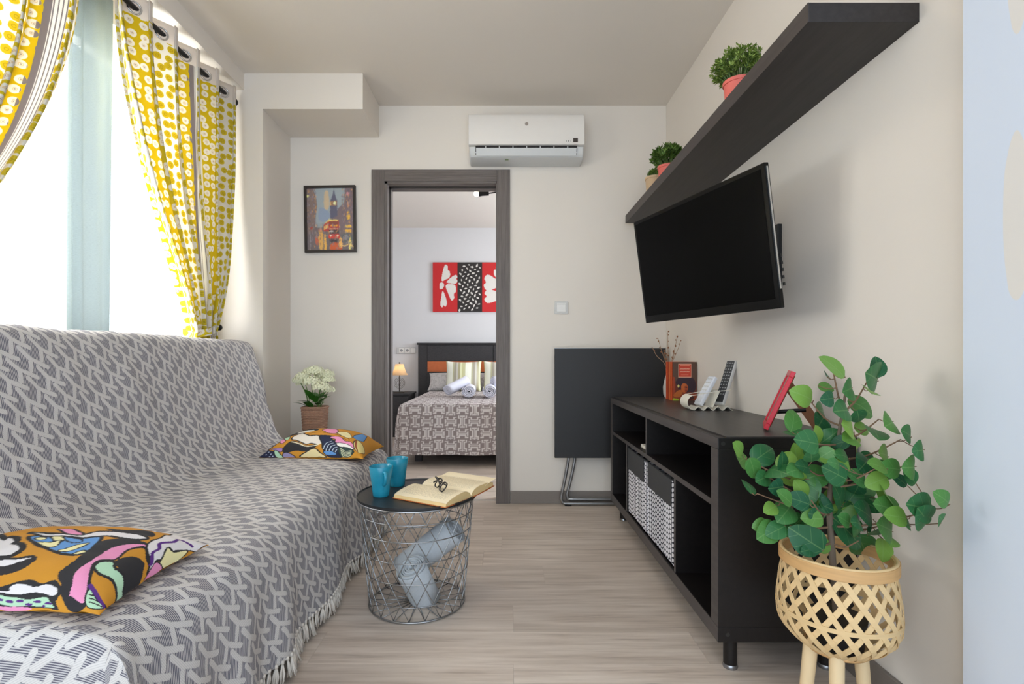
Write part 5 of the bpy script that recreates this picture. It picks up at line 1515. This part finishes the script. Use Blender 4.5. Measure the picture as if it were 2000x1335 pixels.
# bedspread with fret pattern
BX0, BX1, BY0, BY1, BZ = -.855, .575, 4.405, 6.02, .527
def fret(u, v):
    """1 where the pale bands run, interlocking I shapes on a dark ground; u, v in metres"""
    P_ = .100
    i = np.floor(u / P_); j = np.floor(v / P_)
    fu = u / P_ - i; fv = v / P_ - j
    par = (i + j) % 2
    a = np.where(par == 0, fu, fv); c = np.where(par == 0, fv, fu)
    a = np.abs(a - .5); c = np.abs(c - .5)
    m = np.zeros_like(u, bool)
    m |= (a < .04)                                # centre line
    m |= (a > .09) & (a < .19) & (c < .32)         # twin strokes
    m |= (c > .22) & (c < .32) & (a > .10) & (a < .38)
    m |= (a > .28) & (a < .38) & (c > .22) & (c < .50)
    m |= (c > .38) & (c < .48) & (a < .20)
    return m
def spread_pos(u, v):
    ou = max(0.0, BX0 - u, u - BX1); sg = -1 if u < BX0 else 1
    ov = max(0.0, BY0 - v)
    x = min(max(u, BX0), BX1); y = max(v, BY0); rr_ = .05
    def rollo(o):
        a = o / rr_
        if a < PI / 2: return rr_ * math.sin(a), rr_ * (1 - math.cos(a))
        return rr_ + (o - rr_ * PI / 2) * .06, rr_ + (o - rr_ * PI / 2)
    dx, zx = rollo(ou); dy, zy = rollo(ov)
    x += sg * dx * .7; y -= dy * .7
    k = min(ou, ov)
    if k > .05: x += sg * .10 * (k - .05); y -= .05 * (k - .05)
    z = BZ - max(zx, zy)
    h = max(ou, ov)
    if h > .1: y -= .006 * math.sin(u * 17) * (h - .1) * 4 * (ov > .1); x += sg * .012 * math.sin(v * 15) * (h - .1) * 4 * (ou > .1)
    z += .004 * vnoise(u * 5, v * 5) + (.006 * vnoise(u * 4, 3.3) if ov > .4 else 0)
    return (x, y, max(z, .07))
OVB = .455
nu, nv = 400, 330
us = BX0 - OVB, BX1 + OVB; vs_ = BY0 - OVB, BY1
m = MB().grid(lambda a, c: spread_pos(us[0] + (us[1] - us[0]) * a, vs_[0] + (vs_[1] - vs_[0]) * c), nu, nv)
gu = np.repeat(np.linspace(us[0], us[1], nu + 1), nv + 1); gv = np.tile(np.linspace(vs_[0], vs_[1], nv + 1), nu + 1)
mk = fret(gu + 3.0, gv + 3.02)
C = np.where(mk[:, None], np.array(lin((226, 219, 216))), np.array(lin((150, 137, 135))))
o = m.build('bedspread', print_mat('woven_bedspread', .9, .1, 500), smooth=True, normals=False, colors=C)
tag(o, 'taupe and white fretwork bedspread hanging over the bed foot', 'bedspread')

# pillows, cushions and towels
def puffy(name, label, cat, c, a, b_, thick, rot, mat, group):
    th = thing(name, label, cat, c, rot, group=group)
    for up in (1, -1):
        def fn(i, j):
            u, v = 2 * i - 1, 2 * j - 1
            h = (max(0, 1 - abs(u) ** 2.6) * max(0, 1 - abs(v) ** 2.6)) ** .55
            return (a * u * (1 - .06 * (1 - v * v)), up * thick / 2 * h, b_ + b_ * v * (1 - .08 * (1 - u * u)))
        MB().grid(fn, 30, 30).build('front_cover' if up < 0 else 'back_cover', mat, th, smooth=True, local=True, normals=False)
    return th
b = NB('grey_damask'); nz = b.noise(b.coord('Object'), 22, 2); 
b.set(b.mix(b.smooth(b.math('ABSOLUTE', b.math('SUBTRACT', nz, .5)), .02, .05), lin((188, 184, 182)), lin((212, 208, 206))), .7, **{'Sheen Weight': .3}); M_damask = b.m
b = NB('striped_silk'); s = b.sep(b.coord('Object'))
fr_ = b.math('FRACT', b.math('DIVIDE', b.math('ADD', s[0], .21), .212))
M_stripe = b.set(b.ramp(fr_, [(0, lin((206, 204, 160))), (.10, lin((250, 250, 232))), (.42, lin((190, 186, 150))), (.50, lin((168, 160, 142))), (.62, lin((206, 202, 190))), (.70, lin((176, 168, 130))), (.82, lin((232, 232, 190))), (.92, lin((206, 204, 150)))], 'CONSTANT'), .45, **{'Sheen Weight': .3})
BT = BZ + .004
for x, lab in ((-.545, 'long grey damask pillow at the left of the headboard'), (.16, 'long grey damask pillow right of centre behind the striped cushions')):
    puffy('bed_pillow', lab, 'pillow', (x, 6.06, BT), .350, .125, .16, (math.radians(-38), 0, 0), M_damask, 'pillows on the bed')
for x, lab in ((-.468, 'striped silk cushion standing left in front of the headboard'), (-.035, 'striped silk cushion standing right, partly hidden by the door frame')):
    puffy('silk_cushion', lab, 'cushion', (x, 5.93, BT), .205, .178, .14, (math.radians(-16), 0, 0), M_stripe, 'striped cushions on the bed')
M_towel = plain('white_terry', (226, 226, 238), .95, var=.05, nscale=400, bump=.4)
TG = 'white towel rolls on the bed'
def twl(label, p0, p1, R, seed): roll('rolled_towel', label, 'towel', p0, p1, R, M_towel, 4, TG, .010, seed, .92)
twl('left white towel roll on the bed, spiral end facing out', (-.335, 4.93, BT + .066), (-.345, 5.25, BT + .066), .062, 1)
twl('white towel roll leaning on the left roll, tilted up', (-.565, 5.16, BT + .062), (-.385, 5.32, BT + .150), .058, 2)
twl('right white towel roll on the bed, spiral end facing out', (-.137, 4.93, BT + .066), (-.147, 5.25, BT + .066), .062, 4)
twl('white towel roll lying behind the right roll by the door frame', (-.115, 5.20, BT + .145), (.09, 5.30, BT + .150), .058, 5)

# nightstand with lamp
t = thing('nightstand', 'dark nightstand beside the headboard under the lamp', 'nightstand', (-1.33, 6.15, 0))
bx(-1.60, -1.075, 5.945, 6.36, .482, .503).build('top', M_bedw, t, bevel=.002)
bx(-1.585, -1.09, 5.965, 6.355, .05, .482).build('body', M_bedw, t)
for z0, z1 in ((.275, .470), (.065, .262)):
    dr = bx(-1.575, -1.10, 5.950, 5.965, z0, z1).build('drawer', M_bedw, t, bevel=.002)
    MB().tube([(-1.40, 5.936, (z0 + z1) / 2), (-1.28, 5.936, (z0 + z1) / 2)], .005, 8).build('handle', M_tube, dr, smooth=True)
bx(-1.56, -1.115, 5.99, 6.33, 0, .05).build('plinth', M_bedw, t)
lx, ly, lz = -1.235, 6.13, .503
lm = thing('table_lamp', 'small lit lamp with cream shade and wire rings on the nightstand', 'lamp', (lx, ly, lz))
M_lbase = plain('bronze_lamp_metal', (96, 88, 80), .4, .7)
bx(lx - .062, lx + .062, ly - .04, ly + .04, lz, lz + .010).build('base', M_lbase, lm, bevel=.002)
MB().tube([(lx, ly, lz + .01), (lx, ly, lz + .315)], .006, 10).build('stem', M_lbase, lm, smooth=True)
for k, r_ in enumerate((.018, .034, .050, .064)):
    MB().tube([(lx + r_ * math.cos(a), ly - .004, lz + .112 + r_ * math.sin(a)) for a in np.linspace(0, 2 * PI, 30, endpoint=False)], .0022, 6, closed=True).build('wire_ring', M_lbase, lm, smooth=True)
b = NB('lit_cream_shade'); b.set(lin((222, 200, 170)), .8); tl2 = b.n('ShaderNodeBsdfTranslucent'); tl2.inputs[0].default_value = lin((255, 226, 180)); mx2 = b.n('ShaderNodeMixShader'); mx2.inputs[0].default_value = .5
b.nt.links.new(b.bsdf.outputs[0], mx2.inputs[1]); b.nt.links.new(tl2.outputs[0], mx2.inputs[2]); b.nt.links.new(mx2.outputs[0], b.out.inputs[0])
MB().lathe([(.100, .205), (.078, .235), (.060, .285), (.048, .335)], (lx, ly, lz), 4 * 8).build('shade', b.m, lm, smooth=60, normals=False)
b = NB('warm_bulb'); b.set((1, 1, 1, 1)); b.bsdf.inputs['Emission Color'].default_value = (1, .78, .5, 1); b.bsdf.inputs['Emission Strength'].default_value = 11; M_bulb = b.m
MB().ball((lx, ly, lz + .275), .020, 14, 10).build('bulb', M_bulb, lm, smooth=True)
MB().ball((lx, ly, lz + .348), .010, 10, 8).build('finial', M_lbase, lm, smooth=True)

# socket panel
t = thing('socket_panel', 'horizontal white switch and socket panel above the lamp', 'socket panel', (-1.20, YF, .96))
sp = bx(-1.315, -1.085, YF - .010, YF, .962, 1.042).build('plate', M_switch, t, bevel=.003)
for k in range(3):
    xx = -1.285 + k * .072
    bx(xx - .002, xx + .056, YF - .014, YF - .009, .974, 1.030).build('module', M_plast, t, bevel=.002)
for xx in (-1.257, -1.185): MB().tube([(xx, YF - .013, 1.002), (xx, YF - .0155, 1.002)], .018, 18).build('socket_face', plain('grey_socket', (150, 148, 148), .5), t, smooth=40)

# three panel picture above the bed
gx0, gz0, gz1 = -.872, 1.472, 2.074
t = thing('triptych_picture', 'red and black picture of white flowers above the bed', 'picture', (-.42, YF, gz0))
RED, WPT = (206, 36, 38), (232, 226, 218)
def petal(cx, cy, dx, dy, w): 
    px, py = -dy, dx
    return [(cx, cy), (cx + dx * .4 + px * w * .7, cy + dy * .4 + py * w * .7), (cx + dx * .85 + px * w, cy + dy * .85 + py * w), (cx + dx * 1.02 + px * w * .4, cy + dy * 1.02 + py * w * .4), (cx + dx * .9, cy + dy * .9), (cx + dx * 1.0 - px * w * .5, cy + dy * 1.0 - py * w * .5), (cx + dx * .8 - px * w, cy + dy * .8 - py * w), (cx + dx * .4 - px * w * .6, cy + dy * .4 - py * w * .6)]
fl1 = [('blob', petal(.36, .63, .28, .24, .42), WPT), ('blob', petal(.56, .60, .44, .07, .20), WPT), ('blob', petal(.52, .53, .38, -.18, .40), WPT), ('blob', petal(.40, .42, .05, -.32, .42), WPT), ('blob', [(.28, .50), (.29, .58), (.40, .59), (.46, .54), (.40, .47), (.30, .46)], WPT)]
fl2 = [('blob', petal(.80, .57, -.72, .03, .22), WPT), ('blob', petal(.95, .34, -.85, -.03, .16), WPT), ('blob', petal(.75, .66, -.22, .22, .40), WPT), ('blob', petal(.98, .66, .02, .28, .5), WPT)]
r = random.Random(8); seeds = []
for k in range(60):
    x = .08 + .84 * ((k * .618) % 1); y = .03 + .94 * (k / 60); a = r.uniform(0, 6.28); s_ = r.uniform(.045, .075)
    seeds.append(('blob', [(x + s_ * math.cos(a), y + .5 * s_ * math.sin(a)), (x + .5 * s_ * math.cos(a + 1.4), y + .3 * s_ * math.sin(a + 1.4)), (x - s_ * math.cos(a), y - .5 * s_ * math.sin(a)), (x + .55 * s_ * math.cos(a - 1.6), y + .25 * s_ * math.sin(a - 1.6))], WPT))
nu, nv = 60, 120
P = np.array([(i / nu, j / nv) for i in range(nu + 1) for j in range(nv + 1)])
M_pic = print_mat('painted_canvas', .7, .1, 200)
for k, (base, sh) in enumerate(((RED, fl1), ((44, 38, 36), seeds), (RED, fl2))):
    xa = gx0 + k * .301; xb = xa + .300
    pn = bx(xa, xb, YF - .026, YF, gz0, gz1).build('panel', plain('canvas_edge_%d' % (k % 2), base, .7), t)
    MB().grid(lambda a, c: (xa + (xb - xa) * a, YF - .0268, gz0 + (gz1 - gz0) * c), nu, nv).build('canvas_print', M_pic, pn, normals=False, colors=paint(P, base, sh))

# ceiling spot bar in the bedroom
sx_, sy_, sz_ = -.27, 4.72, 2.405
t = thing('spotlight_bar', 'black ceiling bar with a glowing spot bulb in the bedroom', 'spotlight', (.1, sy_, ZC))
MB().tube([(-.05, sy_, sz_ + .012), (.55, sy_, sz_ + .012)], .008, 8).build('bar', M_iron, t, smooth=True)
for xx in (.03, .45): MB().tube([(xx, sy_, sz_ + .012), (xx, sy_, ZC)], .006, 8).build('drop_rod', M_iron, t, smooth=True)
hd = MB().tube([(-.14, sy_, sz_), (-.20, sy_, sz_ - .002), (-.235, sy_, sz_ - .004)], [.020, .022, .027], 14).build('spot_head', M_iron, t, smooth=40)
MB().tube([(-.05, sy_, sz_ + .012), (-.14, sy_, sz_)], .006, 8).build('joint', M_iron, t, smooth=True)
b = NB('spot_bulb_glow'); b.set((1, 1, 1, 1)); b.bsdf.inputs['Emission Color'].default_value = (1, .74, .42, 1); b.bsdf.inputs['Emission Strength'].default_value = 16
MB().ball((-.252, sy_, sz_ - .005), .025, 14, 10).build('bulb', b.m, hd, smooth=True)
